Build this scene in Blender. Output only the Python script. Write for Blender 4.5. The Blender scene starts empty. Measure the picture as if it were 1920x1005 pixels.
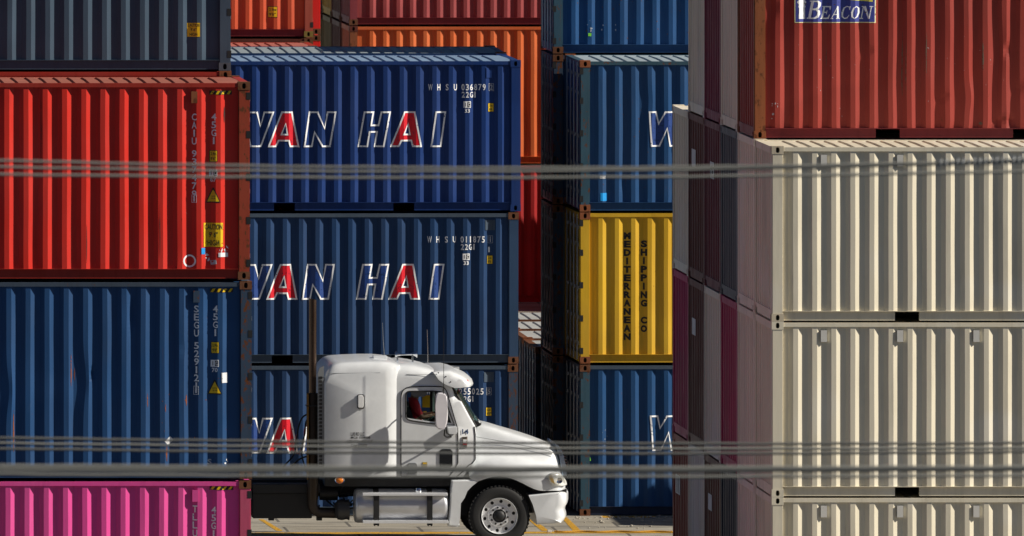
import bpy, bmesh, math, random
from mathutils import Vector, Matrix, geometry, noise

# ------------------------------------------------------------------ camera
# Long lens from a hill across the road. The camera looks along +Y and the lens
# axis is level; the frame sits low and to the right of the axis (shift lens).
sc = bpy.context.scene
COL = sc.collection
F, H, CX, CY = 25166.0, 16.58, -1228.0, -846.0      # focal length in photo pixels, camera height, optical axis
cam_d = bpy.data.cameras.new('camera'); cam = bpy.data.objects.new('camera', cam_d); COL.objects.link(cam)
cam.location = (0, -198, H); cam.rotation_euler = (math.pi/2, 0, 0)
cam_d.sensor_width = 36; cam_d.lens = F*36/1920
cam_d.shift_x = (960-CX)/1920; cam_d.shift_y = -(502.5-CY)/1920
cam_d.clip_start = 1; cam_d.clip_end = 3000
cam_d.dof.use_dof = True; cam_d.dof.focus_distance = 217; cam_d.dof.aperture_fstop = 8.5
sc.camera = cam

# ------------------------------------------------------------------ sky, sun, exposure
SUN_AZ = math.radians(13.0)       # from +X towards the camera side
SUN_EL = math.radians(32.5)
Ls = Vector((math.cos(SUN_AZ)*math.cos(SUN_EL), -math.sin(SUN_AZ)*math.cos(SUN_EL), math.sin(SUN_EL)))
w = bpy.data.worlds.new("World"); sc.world = w; w.use_nodes = True
sky = w.node_tree.nodes.new('ShaderNodeTexSky'); sky.sky_type = 'NISHITA'; sky.sun_disc = False
sky.sun_elevation = SUN_EL; sky.sun_rotation = math.radians(90+13.0)
sky.air_density = .42; sky.dust_density = .1; sky.ozone_density = 1.6; sky.altitude = 60
bg = w.node_tree.nodes['Background']; bg.inputs[1].default_value = 0.05
w.node_tree.links.new(sky.outputs[0], bg.inputs[0])
sd = bpy.data.lights.new('sun', 'SUN'); sd.energy = 5.0; sd.angle = math.radians(0.5); sd.color = (1.0, 0.93, 0.82)
so = bpy.data.objects.new('sun', sd); COL.objects.link(so); so.rotation_euler = Ls.to_track_quat('Z', 'Y').to_euler()
so.location = (60, -20, 60)
sc.view_settings.view_transform = 'Standard'; sc.view_settings.look = 'None'
sc.view_settings.exposure = 0.25; sc.view_settings.gamma = 1.0
sc.cycles.max_bounces = 6

# ------------------------------------------------------------------ materials
def hexc(r, g, b):
    f = lambda c: (c/255/12.92) if c/255 <= .04045 else ((c/255+.055)/1.055)**2.4
    return (f(r), f(g), f(b))
MATS = {}
def paint(name, col, rust=0.25, rough=0.5, metal=0.0, fade=0.07, rustcol=(0.13, 0.045, 0.018), streak=0.5, spec=0.16, bump=0.15):
    """weathered steel paint: tone drift, vertical streaks, chips of rust"""
    if name in MATS: return MATS[name]
    m = bpy.data.materials.new(name); m.use_nodes = True; nt = m.node_tree; N = nt.nodes; L = nt.links
    b = N['Principled BSDF']; b.inputs['Metallic'].default_value = metal
    b.inputs['Specular IOR Level'].default_value = spec
    geo = N.new('ShaderNodeNewGeometry')
    def nz(scale, sz, det=4, rgh=.55):
        mp = N.new('ShaderNodeMapping'); mp.inputs['Scale'].default_value = (scale, scale, sz)
        L.new(geo.outputs['Position'], mp.inputs[0])
        t = N.new('ShaderNodeTexNoise'); t.inputs['Scale'].default_value = 1; t.inputs['Detail'].default_value = det
        t.inputs['Roughness'].default_value = rgh
        L.new(mp.outputs[0], t.inputs['Vector']); return t.outputs[0]
    def ramp(src, a, bb, c0=0, c1=1):
        r = N.new('ShaderNodeMapRange'); r.inputs[1].default_value = a; r.inputs[2].default_value = bb
        r.inputs[3].default_value = c0; r.inputs[4].default_value = c1; L.new(src, r.inputs[0]); return r.outputs[0]
    def mix(f, a, c):
        x = N.new('ShaderNodeMix'); x.data_type = 'RGBA'
        if isinstance(f, float): x.inputs[0].default_value = f
        else: L.new(f, x.inputs[0])
        for i, v in ((6, a), (7, c)):
            if isinstance(v, tuple): x.inputs[i].default_value = v+(1,)
            else: L.new(v, x.inputs[i])
        return x.outputs[2]
    g = sum(col)/3
    faded = tuple(min(.85, c*(1-fade)+fade*(g*.6+.12)) for c in col)
    dark = tuple(c*.72 for c in col)
    c = mix(ramp(nz(1.1, .7), .35, .7), tuple(col), faded)
    c = mix(ramp(nz(16, .9), .52, .75, 0, streak), c, dark)
    c = mix(ramp(nz(9, 5, 2), .66, .72, 0, .5), c, faded)
    c = mix(ramp(nz(2.6, .35, 6, .7), .50, .74, 0, .55), c, tuple(min(.8, x*.55+.012) for x in col))
    c = mix(ramp(nz(.45, .5, 2), .54, .60, 0, .22), c, tuple(min(.85, x*1.5+.01) for x in col))
    if rust > 0:
        f3 = ramp(nz(22, .55, 5, .75), .70-.12*rust, .82-.12*rust, 0, .7)
        c = mix(f3, c, tuple(x*1.1 for x in rustcol))
        f = ramp(nz(13, 7, 6, .7), .74-.26*rust, .80-.26*rust)
        c = mix(f, c, rustcol)
        f2 = ramp(nz(30, 1.6, 4, .6), .78-.2*rust, .9-.2*rust, 0, .55)
        c = mix(f2, c, tuple(x*1.3 for x in rustcol))
    L.new(c, b.inputs['Base Color'])
    L.new(ramp(nz(6, 2), .3, .7, rough-.07, rough+.12), b.inputs['Roughness'])
    if bump:
        bp = N.new('ShaderNodeBump'); bp.inputs['Strength'].default_value = bump; bp.inputs['Distance'].default_value = .01
        L.new(nz(5, 1.6, 3), bp.inputs['Height']); L.new(bp.outputs[0], b.inputs['Normal'])
    MATS[name] = m; return m
def plain(name, col, rough=.5, metal=0., spec=.5, coat=0., alpha=None, trans=0.):
    if name in MATS: return MATS[name]
    m = bpy.data.materials.new(name); m.use_nodes = True; b = m.node_tree.nodes['Principled BSDF']
    b.inputs['Base Color'].default_value = tuple(col)+(1,); b.inputs['Roughness'].default_value = rough
    b.inputs['Metallic'].default_value = metal; b.inputs['Specular IOR Level'].default_value = spec
    b.inputs['Coat Weight'].default_value = coat; b.inputs['Coat Roughness'].default_value = .08
    b.inputs['Transmission Weight'].default_value = trans
    N = m.node_tree.nodes; L = m.node_tree.links
    t = N.new('ShaderNodeTexNoise'); t.inputs['Scale'].default_value = 7; t.inputs['Detail'].default_value = 5
    geo = N.new('ShaderNodeNewGeometry'); L.new(geo.outputs['Position'], t.inputs['Vector'])
    r = N.new('ShaderNodeMapRange'); r.inputs[3].default_value = max(0, rough-.06); r.inputs[4].default_value = rough+.1
    L.new(t.outputs[0], r.inputs[0]); L.new(r.outputs[0], b.inputs['Roughness'])
    x = N.new('ShaderNodeMix'); x.data_type = 'RGBA'; L.new(t.outputs[0], x.inputs[0])
    x.inputs[6].default_value = tuple(c*.88 for c in col)+(1,); x.inputs[7].default_value = tuple(min(1, c*1.08) for c in col)+(1,)
    L.new(x.outputs[2], b.inputs['Base Color'])
    MATS[name] = m; return m
def worn(name, col, rough=.6, wear=.3):
    """sticker or lettering paint with flaked spots that let the panel show through"""
    if name in MATS: return MATS[name]
    m = plain(name, col, rough); nt = m.node_tree; N = nt.nodes; L = nt.links
    b = N['Principled BSDF']; geo = N.new('ShaderNodeNewGeometry')
    t = N.new('ShaderNodeTexNoise'); t.inputs['Scale'].default_value = 24; t.inputs['Detail'].default_value = 5
    L.new(geo.outputs['Position'], t.inputs['Vector'])
    r = N.new('ShaderNodeMapRange'); r.inputs[1].default_value = .30+.12*wear; r.inputs[2].default_value = .36+.12*wear
    r.inputs[3].default_value = .15; L.new(t.outputs[0], r.inputs[0]); L.new(r.outputs[0], b.inputs['Alpha'])
    return m

C_RED = paint('red_paint', (.66, .028, .016), .18, .42)
C_RED2 = paint('dull_red_paint', (.36, .028, .016), .3, .5)
C_RUSTRED = paint('rusty_red_paint', (.30, .045, .02), .75, .6)
C_NAVY = paint('navy_paint', (.018, .068, .18), .15, .45)
C_NAVY2 = paint('wan_blue_paint', (.009, .036, .155), .1, .45)
C_NAVY3 = paint('worn_blue_paint', (.014, .046, .125), .22, .5)
C_STEEL = paint('steel_blue_paint', (.014, .068, .185), .3, .5)
C_TEAL = paint('scraped_blue_paint', (.035, .085, .12), .62, .55)
C_DKBLUE = paint('rusted_blue_paint', (.035, .06, .10), .8, .6)
C_SLATE = paint('slate_paint', (.050, .082, .12), .05, .5)
C_PINK = paint('pink_paint', (.74, .075, .31), .12, .42)
C_MAGENTA = paint('magenta_paint', (.42, .012, .10), .06, .5)
C_CREAM = paint('cream_paint', (.76, .69, .53), .0, .5, fade=.05, streak=.25)
C_CREAM2 = paint('worn_cream_paint', (.85, .76, .60), .06, .55, fade=.1, streak=.3)
C_CREAMR = paint('rust_patched_cream_paint', (.6, .52, .38), .6, .55, rustcol=(.22, .075, .03))
C_YELLOW = paint('yellow_paint', (.62, .36, .02), .2, .5)
C_OLIVE = paint('olive_paint', (.22, .16, .04), .4, .5)
C_ORANGE = paint('orange_paint', (.66, .14, .035), .15, .5)
C_MAROON = paint('maroon_paint', (.22, .03, .035), .18, .5)
C_BEACON = paint('faded_maroon_paint', (.31, .043, .031), .3, .5, fade=.05)
C_BROWN = paint('brown_paint', (.13, .035, .022), .3, .5)
C_PLUM = paint('plum_paint', (.14, .018, .03), .15, .5)
C_GREY = paint('grey_paint', (.1, .115, .125), .15, .5)
C_RUST = paint('rust_steel', (.16, .065, .03), .85, .7)
C_RUSTO = paint('orange_rust_steel', (.25, .08, .03), .7, .65)
M_BLACK = plain('black_rubber', (.008, .008, .009), .7)
M_WHITE = worn('white_lettering', (.92, .93, .95), .6, .02)
M_GREYW = worn('grey_lettering', (.5, .52, .55), .6, .4)
M_BLACKL = worn('black_lettering', (.012, .012, .012), .6, .1)
M_YEL = worn('yellow_sticker_film', (.86, .55, .0), .45, .1)
M_REDL = worn('bright_red_lettering', (.70, .0, .015), .45, .2)
M_BLUEL = worn('bright_blue_lettering', (.010, .05, .23), .45, .2)
M_SIGNB = worn('sign_blue_film', (.045, .06, .30), .5, .1)
M_LIME = plain('lime_tape', (.25, .75, .05), .5)
M_CYAN = plain('cyan_tape', (.0, .32, .8), .5)

# ------------------------------------------------------------------ helpers
def setm(o, mats):
    if not isinstance(mats, (list, tuple)): mats = [mats]
    for i, m in enumerate(mats):
        if len(o.data.materials) <= i: o.data.materials.append(None)
        o.material_slots[i].link = 'OBJECT'; o.material_slots[i].material = m
def link(name, me, mat, parent=None, loc=None):
    o = bpy.data.objects.new(name, me); COL.objects.link(o); setm(o, mat)
    if parent is not None: o.parent = parent
    if loc is not None: o.location = loc
    return o
def empty(name, loc, label, cat, group=None, rot=(0, 0, 0)):
    o = bpy.data.objects.new(name, None); COL.objects.link(o); o.location = loc; o.rotation_euler = rot
    o.empty_display_size = .3; o['label'] = label; o['category'] = cat
    if group: o['group'] = group
    return o
def tag(o, label, cat, group=None, kind=None):
    if label: o['label'] = label
    if cat: o['category'] = cat
    if group: o['group'] = group
    if kind: o['kind'] = kind
    return o
def bm_new(): return bmesh.new()
def box(bm, x0, x1, y0, y1, z0, z1):
    v = [bm.verts.new(p) for p in ((x0,y0,z0),(x1,y0,z0),(x1,y1,z0),(x0,y1,z0),(x0,y0,z1),(x1,y0,z1),(x1,y1,z1),(x0,y1,z1))]
    for f in ((0,3,2,1),(4,5,6,7),(0,1,5,4),(1,2,6,5),(2,3,7,6),(3,0,4,7)): bm.faces.new([v[i] for i in f])
def tube(bm, pts, r, n=8, cap=True, r2=None):
    rings = []
    for i, p in enumerate(pts):
        p = Vector(p); a = Vector(pts[max(i-1, 0)]); b = Vector(pts[min(i+1, len(pts)-1)]); d = (b-a).normalized()
        u = d.orthogonal().normalized() if i == 0 else (pu - d*pu.dot(d)).normalized()
        pu = u; v = d.cross(u); rr = r if r2 is None else r+(r2-r)*i/(len(pts)-1)
        if isinstance(r, (list, tuple)): rr = r[i]
        rings.append([bm.verts.new(p+u*math.cos(t)*rr+v*math.sin(t)*rr) for t in [2*math.pi*k/n for k in range(n)]])
    for a, b in zip(rings, rings[1:]):
        for k in range(n): bm.faces.new((a[k], a[(k+1) % n], b[(k+1) % n], b[k]))
    if cap: bm.faces.new(rings[0][::-1]); bm.faces.new(rings[-1])
def lathe(bm, prof, c, axis='Y', n=48):
    """prof: list of (r, along)"""
    rings = []
    for r, a in prof:
        ring = []
        for k in range(n):
            t = 2*math.pi*k/n
            if axis == 'Y': p = (c[0]+r*math.cos(t), c[1]+a, c[2]+r*math.sin(t))
            elif axis == 'X': p = (c[0]+a, c[1]+r*math.cos(t), c[2]+r*math.sin(t))
            else: p = (c[0]+r*math.cos(t), c[1]+r*math.sin(t), c[2]+a)
            ring.append(bm.verts.new(p))
        rings.append(ring)
    for a, b in zip(rings, rings[1:]):
        for k in range(n): bm.faces.new((a[k], a[(k+1) % n], b[(k+1) % n], b[k]))
def mesh(bm, name='m', smooth=None):
    bmesh.ops.recalc_face_normals(bm, faces=bm.faces)
    me = bpy.data.meshes.new(name); bm.to_mesh(me); bm.free()
    if smooth is not None:
        for p in me.polygons: p.use_smooth = True
        me.set_sharp_from_angle(angle=math.radians(smooth))
    return me
def PX(px, py, D):                     # measured photo position at distance D -> metres
    return ((px-CX)*D/F, D-198.0, H-(py-CY)*D/F)
def gz(y):                             # yard level: flat, then rising behind the second block
    return 0.0 if y < 46 else min(.78, (y-46)/20*.78)

# ------------------------------------------------------------------ container kit
Wd = 2.438; PW = .172
RIB_Y0, RIB_Y1 = .020, .058
def ribs(L, pitch=.2815):
    inner = L-2*PW; n = int((inner-.1+.0735)/pitch); x = PW+(inner-(n*pitch-.0735))/2
    xs, ys = [PW-.01], [RIB_Y1]
    for k in range(n):
        a = x+k*pitch
        xs += [a, a+.068, a+.068+.072, a+.208]; ys += [RIB_Y1, RIB_Y0, RIB_Y0, RIB_Y1]
    xs.append(L-PW+.01); ys.append(RIB_Y1)
    return xs, ys
BDENTS = [(3.20, .62, .10, .22, .0, .035), (3.62, 1.30, .11, .42, .012, .045), (3.78, 1.32, .05, .10, .03, 0), (3.66, .25, .07, .08, .035, 0), (3.82, .25, .05, .08, .03, 0), (2.85, .62, .05, .07, .012, 0), (3.95, .75, .05, .08, .015, .01), (.28, 1.95, .06, .15, .02, .02), (1.72, 1.3, .05, .06, .01, .0)]
DENTSETS = {.0161: BDENTS, .0062: [(10.42, 2.42, .05, .20, .03, .02), (9.72, 1.45, .07, .35, .01, .045), (9.85, 1.55, .04, .08, .03, 0), (8.6, 1.3, .07, .3, .01, .045), (11.2, 1.9, .05, .1, .01, .01)],
            .0063: [(11.62, .45, .06, .12, .025, .0), (9.2, 1.6, .05, .2, .006, .008)],
            .0064: [(1.2, 1.9, .06, .2, .015, .02), (2.0, .9, .06, .12, .03, .01), (.75, .5, .05, .12, .02, .01)]}
def dent(u, z, seed, amp):
    v = noise.noise(Vector((u*.9, z*.8, seed*7.3)))*.6 + noise.noise(Vector((u*2.6, z*1.5, seed*3.1+9)))*.4
    if amp in DENTSETS:
        for du, dz, ru, rz, dy, dx in DENTSETS[amp]: v += dy/amp*math.exp(-((u-du)/ru)**2-((z-dz)/rz)**2)
    return v*amp
def dentx(u, z, seed, amp):
    v = noise.noise(Vector((u*1.7, z*1.1, seed*5.7+30)))*amp
    if amp/.9 in DENTSETS or round(amp/.9, 5) in DENTSETS:
        for du, dz, ru, rz, dy, dx in DENTSETS[round(amp/.9, 5)]: v += dx*math.exp(-((u-du)/ru)**2-((z-dz)/rz)**2)
    return v
CACHE = {}
def cached(key, fn):
    if key not in CACHE: CACHE[key] = fn()
    return CACHE[key]
def side_panel_mesh(L, Hc, seed, amp, back=False):
    def fn():
        xs, ys = ribs(L); z0, z1 = .158, Hc-.068; nz = 40 if amp in DENTSETS else 16; bm = bm_new(); rows = []
        for j in range(nz+1):
            z = z0+(z1-z0)*j/nz; e = min(1, min(j, nz-j)/1.5)
            row = []
            for x, y in zip(xs, ys):
                yy = y+dent(x, z, seed, amp)*e; xx = x+dentx(x, z, seed, amp*.9)*e
                row.append(bm.verts.new((xx, yy if not back else Wd-yy, z)))
            rows.append(row)
        for a, b in zip(rows, rows[1:]):
            for i in range(len(xs)-1): bm.faces.new((a[i], a[i+1], b[i+1], b[i]))
        return mesh(bm, 'side_panel')
    return cached(('side', L, Hc, seed, amp, back), fn)
def end_panel_mesh(Hc, right=False, L=0):
    def fn():
        bm = bm_new(); z0, z1 = .165, Hc-.115; n = 8; y0 = .165; p = (Wd-2*y0)/n
        ps = [(y0, .105)]
        for k in range(n):
            a = y0+k*p; ps += [(a+.03, .105), (a+.07, .016), (a+.18, .016), (a+.22, .105)]
        ps.append((Wd-y0, .105))
        lo = [bm.verts.new((x if not right else L-x, y, z0)) for y, x in ps]
        hi = [bm.verts.new((x if not right else L-x, y, z1)) for y, x in ps]
        for i in range(len(ps)-1): bm.faces.new((lo[i], lo[i+1], hi[i+1], hi[i]))
        return mesh(bm, 'end_panel')
    return cached(('end', Hc, right, L), fn)
def roof_mesh(L, Hc):
    def fn():
        bm = bm_new(); p = .209; zt = Hc-.022; dp = .02
        n = int((L-.5)/p); x0 = (L-n*p)/2; pr = [(.03, zt)]
        for k in range(n):
            a = x0+k*p; pr += [(a+.02, zt), (a+.036, zt-dp), (a+.085, zt-dp), (a+.101, zt)]
        pr.append((L-.03, zt))
        ysl = [(.055, -.006, 0), (.10, -.003, 0), (.13, 0, 1), (.7, .006, 1), (1.219, .01, 1), (1.74, .006, 1), (Wd-.13, 0, 1), (Wd-.10, -.003, 0), (Wd-.055, -.006, 0)]
        rows = []
        for y, dz, g in ysl:
            rows.append([bm.verts.new((x, y, (z if g else zt)+dz+.004*noise.noise(Vector((x, y, 3))))) for x, z in pr])
        for a, b in zip(rows, rows[1:]):
            for i in range(len(pr)-1): bm.faces.new((a[i], a[i+1], b[i+1], b[i]))
        return mesh(bm, 'roof')
    return cached(('roof', L, Hc), fn)
def holed(bm, o, u, v, w, h, hw, hh, n, dep):
    """plate w x h centred at o with an oval hole and a pocket behind it; n = outward normal"""
    o, u, v, n = map(Vector, (o, u, v, n)); out, rim, bot = [], [], []
    for k in range(16):
        t = 2*math.pi*(k+.0)/16; c, s = math.cos(t), math.sin(t); m = max(abs(c), abs(s))
        out.append(bm.verts.new(o+u*(c/m*w/2)+v*(s/m*h/2)))
        rc, rs = math.copysign(abs(c)**.8, c), math.copysign(abs(s)**.8, s)
        rim.append(bm.verts.new(o+u*(rc*hw/2)+v*(rs*hh/2)))
        bot.append(bm.verts.new(o+u*(rc*hw/2)+v*(rs*hh/2)-n*dep))
    for k in range(16):
        j = (k+1) % 16
        bm.faces.new((out[k], out[j], rim[j], rim[k])); bm.faces.new((rim[k], rim[j], bot[j], bot[k]))
    f = bm.faces.new(bot)
    f.material_index = 1
def casting_mesh(sx, sy):
    def fn():
        bm = bm_new(); a, b, c = .178/2, .162/2, .118/2
        holed(bm, (0, sy*b, 0), (1, 0, 0), (0, 0, 1), 2*a, 2*c, .056, .084, (0, sy, 0), .075)
        holed(bm, (sx*a, 0, 0), (0, 1, 0), (0, 0, 1), 2*b, 2*c, .056, .084, (sx, 0, 0), .07)
        for q in ([(-a,-b,c),(a,-b,c),(a,b,c),(-a,b,c)], [(-a,-b,-c),(a,-b,-c),(a,b,-c),(-a,b,-c)],
                  [(-sx*a,-b,-c),(-sx*a,b,-c),(-sx*a,b,c),(-sx*a,-b,c)], [(-a,-sy*b,-c),(a,-sy*b,-c),(a,-sy*b,c),(-a,-sy*b,c)]):
            bm.faces.new([bm.verts.new(p) for p in q])
        bmesh.ops.remove_doubles(bm, verts=bm.verts, dist=1e-5)
        return mesh(bm, 'casting')
    return cached(('cast', sx, sy), fn)
def boxes_mesh(key, bxs):
    def fn():
        bm = bm_new()
        for b in bxs: box(bm, *b)
        if key[0] == 'corner_post': bmesh.ops.bevel(bm, geom=[e for e in bm.edges if abs(e.verts[0].co.z-e.verts[1].co.z) > .5], offset=.012, segments=2, affect='EDGES')
        return mesh(bm, key[0])
    return cached(key, fn)
M_VOID = plain('casting_hollow_shade', (.01, .009, .008), .9)  # pocket floor near black, the shade inside the hole put into its colour

def container(label, L, Hc, X0, Y0, z0, paintm, post=None, castm=None, rail=None, brail=None, seed=1, amp=.006, group=None,
              pockets=None, door=None, vents=None, rot=0.0, pivot=None, lite=False, tilt=0.0, hinges=None, roofm=None):
    """door: 'L' or 'R' = which end has the doors. vents: list of local x."""
    post = post or paintm; castm = castm or C_RUST; rail = rail or paintm; brail = brail or rail; roofm = roofm or paintm
    loc = Vector((X0, Y0, z0))
    t = empty('shipping_container', loc, label, 'shipping container', group)
    if rot:
        pv = Vector(pivot); R = Matrix.Rotation(rot, 3, 'Z'); t.location = R @ (loc-pv) + pv; t.rotation_euler = (tilt, 0, rot)
    link('side_panel', side_panel_mesh(L, Hc, seed, amp), paintm, t)
    link('side_panel', side_panel_mesh(L, Hc, seed, amp, True), paintm, t)
    link('roof_panel', roof_mesh(L, Hc), roofm, t)
    # rails
    for bk in (0, 1):
        f = (lambda y0, y1: (y0, y1)) if not bk else (lambda y0, y1: (Wd-y1, Wd-y0))
        link('top_rail', boxes_mesh(('top_rail', L, Hc, bk), [(PW+.004, L-PW-.004, *f(.010, .072), Hc-.078, Hc-.018)]), rail, t)
        pk = pockets or []
        segs, x = [], PW+.004
        for p in pk: segs.append((x, p-.18)); x = p+.18
        segs.append((x, L-PW-.004))
        bxs = [(a, b, *f(.052, .10), .022, .152) for a, b in segs]
        bxs.append((PW-.004, L-PW+.004, *f(.008, .105), .152, .158))
        bxs += [(a, b, *f(.052, .098), .016, .022) for a, b in segs]
        link('bottom_rail', boxes_mesh(('bottom_rail', L, tuple(pk), bk), bxs), brail, t)
    # floor and cross members
    cm = [(PW, L-PW, .106, Wd-.106, .14, .15)] + [(x, x+.05, .106, Wd-.106, .03, .14) for x in [PW+.4*k for k in range(1, int((L-.5)/.4)) if not any(abs(PW+.4*k-p) < .24 for p in (pockets or []))]]
    link('floor_frame', boxes_mesh(('floor_frame', L, tuple(pockets or [])), cm), brail, t)
    for sx in (-1, 1):
        f = (lambda a, b: (a, b)) if sx < 0 else (lambda a, b: (L-b, L-a))
        for sy in (-1, 1):
            g = (lambda a, b: (a, b)) if sy < 0 else (lambda a, b: (Wd-b, Wd-a))
            p = link('corner_post', boxes_mesh(('corner_post', L, Hc, sx, sy), [(*f(.004, PW), *g(.006, .15), .118, Hc-.118)]), post, t)
            for zc in (.059, Hc-.059):
                link('corner_casting', casting_mesh(sx, sy), [castm, M_VOID], t, ((.089 if sx < 0 else L-.089), (.081 if sy < 0 else Wd-.081), zc))
            if hinges == ('L' if sx < 0 else 'R') and sy < 0:
                zs = [Hc*q for q in (.085, .30, .52, .735, .93)]
                for zz in zs[:5]:
                    link('hinge_notch_shade', boxes_mesh(('hinge_notch_shade', L, Hc, sx, round(zz, 2)), [(*f(-.006, .055), .003, .05, zz-.055, zz+.05)]), M_BLACK, p)  # black boxes stand in for the dark of the post's hinge notches
        isdoor = door == ('L' if sx < 0 else 'R')
        link('end_header', boxes_mesh(('end_header', L, Hc, sx), [(*f(.004, .12), .166, Wd-.166, Hc-.115, Hc-.012)]), rail, t)
        link('end_sill', boxes_mesh(('end_sill', L, sx), [(*f(.008, .12), .31, Wd-.31, .02, .165), (*f(.008, .12), .166, .31, .095, .165), (*f(.008, .12), Wd-.31, Wd-.166, .095, .165)]), brail, t)
        if not isdoor:
            link('end_panel', end_panel_mesh(Hc, sx > 0, L if sx > 0 else 0), paintm, t)
        else:
            for a, b in ((.158, 1.212), (1.226, Wd-.158)):
                d = link('door_leaf', boxes_mesh(('door_leaf', L, Hc, sx, a), [(*f(.04, .07), a, b, .165, Hc-.115)] +
                         [(*f(.025, .04), a+.01, b-.01, z, z+.22) for z in [.2+k*(Hc-.5)/5 for k in range(5)]]), paintm, t)
                for q in (.27, .78):
                    y = a+(b-a)*q
                    def rod():
                        bm = bm_new(); xx = .004 if sx < 0 else L-.004
                        tube(bm, [(xx, y, .05), (xx, y, Hc-.05)], .017, 8)
                        for zz in (.3, .75, 1.25, Hc-.6, Hc-.3): box(bm, xx-.012, xx+.03, y-.05, y+.05, zz, zz+.06)
                        return mesh(bm, 'rod')
                    link('lock_rod', cached(('rod', L, Hc, sx, round(y, 3)), rod), MATS['galvanised'], d)
    for vx in vents or []:
        def vm():
            bm = bm_new(); box(bm, -.030, .030, .0, RIB_Y1+.01, -.08, .075); box(bm, -.024, .024, -.022, .0, -.05, .055)
            bmesh.ops.bevel(bm, geom=bm.edges[:], offset=.004, segments=1, affect='EDGES')
            return mesh(bm, 'vent')
        link('vent', cached(('vent',), vm), plain('pale_vent_plastic', (.66, .64, .58), .5), t, (vx, RIB_Y0, Hc-.215))
    t['_'] = 0; del t['_']
    meta = dict(o=t, X0=X0, z0=z0, Hc=Hc, L=L, D=Y0+198, seed=seed, amp=amp, ribs=ribs(L))
    return meta
paint('galvanised', (.35, .36, .37), .3, .4, metal=.6)

# ---- decals that follow the corrugation
def place(c, bm, name, mat, off=.004, face='side', lab=None, parent=None):
    """bm holds x = along the wall, z = up, in container-local metres; wraps it on the ribs"""
    xs, ys = c['ribs']
    if bm.verts:
        lo = min(v.co.x for v in bm.verts); hi = max(v.co.x for v in bm.verts)
        for x in xs:
            if lo < x < hi:
                bmesh.ops.bisect_plane(bm, geom=bm.verts[:]+bm.edges[:]+bm.faces[:], dist=1e-6, plane_co=(x, 0, 0), plane_no=(1, 0, 0))
        zl = min(v.co.z for v in bm.verts); zh = max(v.co.z for v in bm.verts); z = math.ceil(zl/.17)*.17
        while z < zh:
            if zl < z < zh: bmesh.ops.bisect_plane(bm, geom=bm.verts[:]+bm.edges[:]+bm.faces[:], dist=1e-6, plane_co=(0, 0, z), plane_no=(0, 0, 1))
            z += .17
        for v in bm.verts:
            x = v.co.x; i = 0
            while i < len(xs)-2 and x > xs[i+1]: i += 1
            t = (x-xs[i])/(xs[i+1]-xs[i]); y = ys[i]+(ys[i+1]-ys[i])*t
            v.co.x = x+dentx(x, v.co.z, c['seed'], c['amp']*.9)
            v.co.y = y+dent(x, v.co.z, c['seed'], c['amp'])-off
    me = bpy.data.meshes.new(name); bm.to_mesh(me); bm.free()
    o = link(name, me, mat, parent or c['o'])
    if lab: o['label'] = lab
    return o
def cu(c, px): return (px-CX)*c['D']/F-c['X0']
def cz(c, py): return H-(py-CY)*c['D']/F-c['z0']
def poly2d(bm, loops):
    """loops: [outer, hole...] of (x, z)"""
    tess = geometry.tessellate_polygon([[Vector((x, z, 0)) for x, z in lp] for lp in loops])
    vs = [bm.verts.new((x, 0, z)) for lp in loops for x, z in lp]
    for t in tess:
        try: bm.faces.new([vs[i] for i in t])
        except ValueError: pass
def inset(lp, d):
    n = len(lp); area = sum(lp[i][0]*lp[(i+1) % n][1]-lp[(i+1) % n][0]*lp[i][1] for i in range(n)); sgn = 1 if area > 0 else -1
    out = []
    for i in range(n):
        p0, p1, p2 = Vector(lp[i-1]), Vector(lp[i]), Vector(lp[(i+1) % n])
        a = (p1-p0).normalized(); b = (p2-p1).normalized()
        na = Vector((-a.y, a.x))*sgn; nb = Vector((-b.y, b.x))*sgn; m = (na+nb)
        k = d/max(.35, (1+na.dot(nb))/1) ; q = p1+m*k
        out.append((q.x, q.y))
    return out
def rect(bm, x0, x1, z0, z1): poly2d(bm, [[(x0, z0), (x1, z0), (x1, z1), (x0, z1)]])
def text_bm(s, x0, x1, z0, z1, shear=0.0, bm=None, bold=.018):
    """text stretched into the box x0..x1, z0..z1 (cap height)"""
    cd = bpy.data.curves.new('t', 'FONT'); cd.body = s; cd.resolution_u = 3; cd.shear = shear; cd.offset = bold
    ob = bpy.data.objects.new('t', cd); me = bpy.data.meshes.new_from_object(ob)
    bm = bm or bm_new(); n0 = len(bm.verts)
    bm.from_mesh(me); bm.verts.ensure_lookup_table(); vs = bm.verts[n0:]
    bpy.data.objects.remove(ob); bpy.data.curves.remove(cd); bpy.data.meshes.remove(me)
    if not vs: return bm
    ax, bx = min(v.co.x for v in vs), max(v.co.x for v in vs); az, bz = min(v.co.y for v in vs), max(v.co.y for v in vs)
    for v in vs:
        x = x0+(v.co.x-ax)/(bx-ax)*(x1-x0); z = z0+(v.co.y-az)/(bz-az)*(z1-z0); v.co = (x, 0, z)
    return bm
def dtext(c, s, px0, px1, py0, py1, mat, name='marking', off=.005, shear=0.0, lab=None):
    bm = text_bm(s, cu(c, px0), cu(c, px1), cz(c, py1), cz(c, py0), shear)
    return place(c, bm, name, mat, off, lab=lab)
def dchars(c, items, mat, name, off=.005, lab=None, bold=.018):
    bm = bm_new()
    items = [(s, (a+b)/2-.9, (a+b)/2+.9, e, f) if s in ('1', 'I') and 4.4 < b-a < 7 else (s, a, b, e, f) for s, a, b, e, f in items]
    for s, x0, x1, y0, y1 in items: text_bm(s, cu(c, x0), cu(c, x1), cz(c, y1), cz(c, y0), 0, bm, bold)
    return place(c, bm, name, mat, off, lab=lab)
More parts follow.
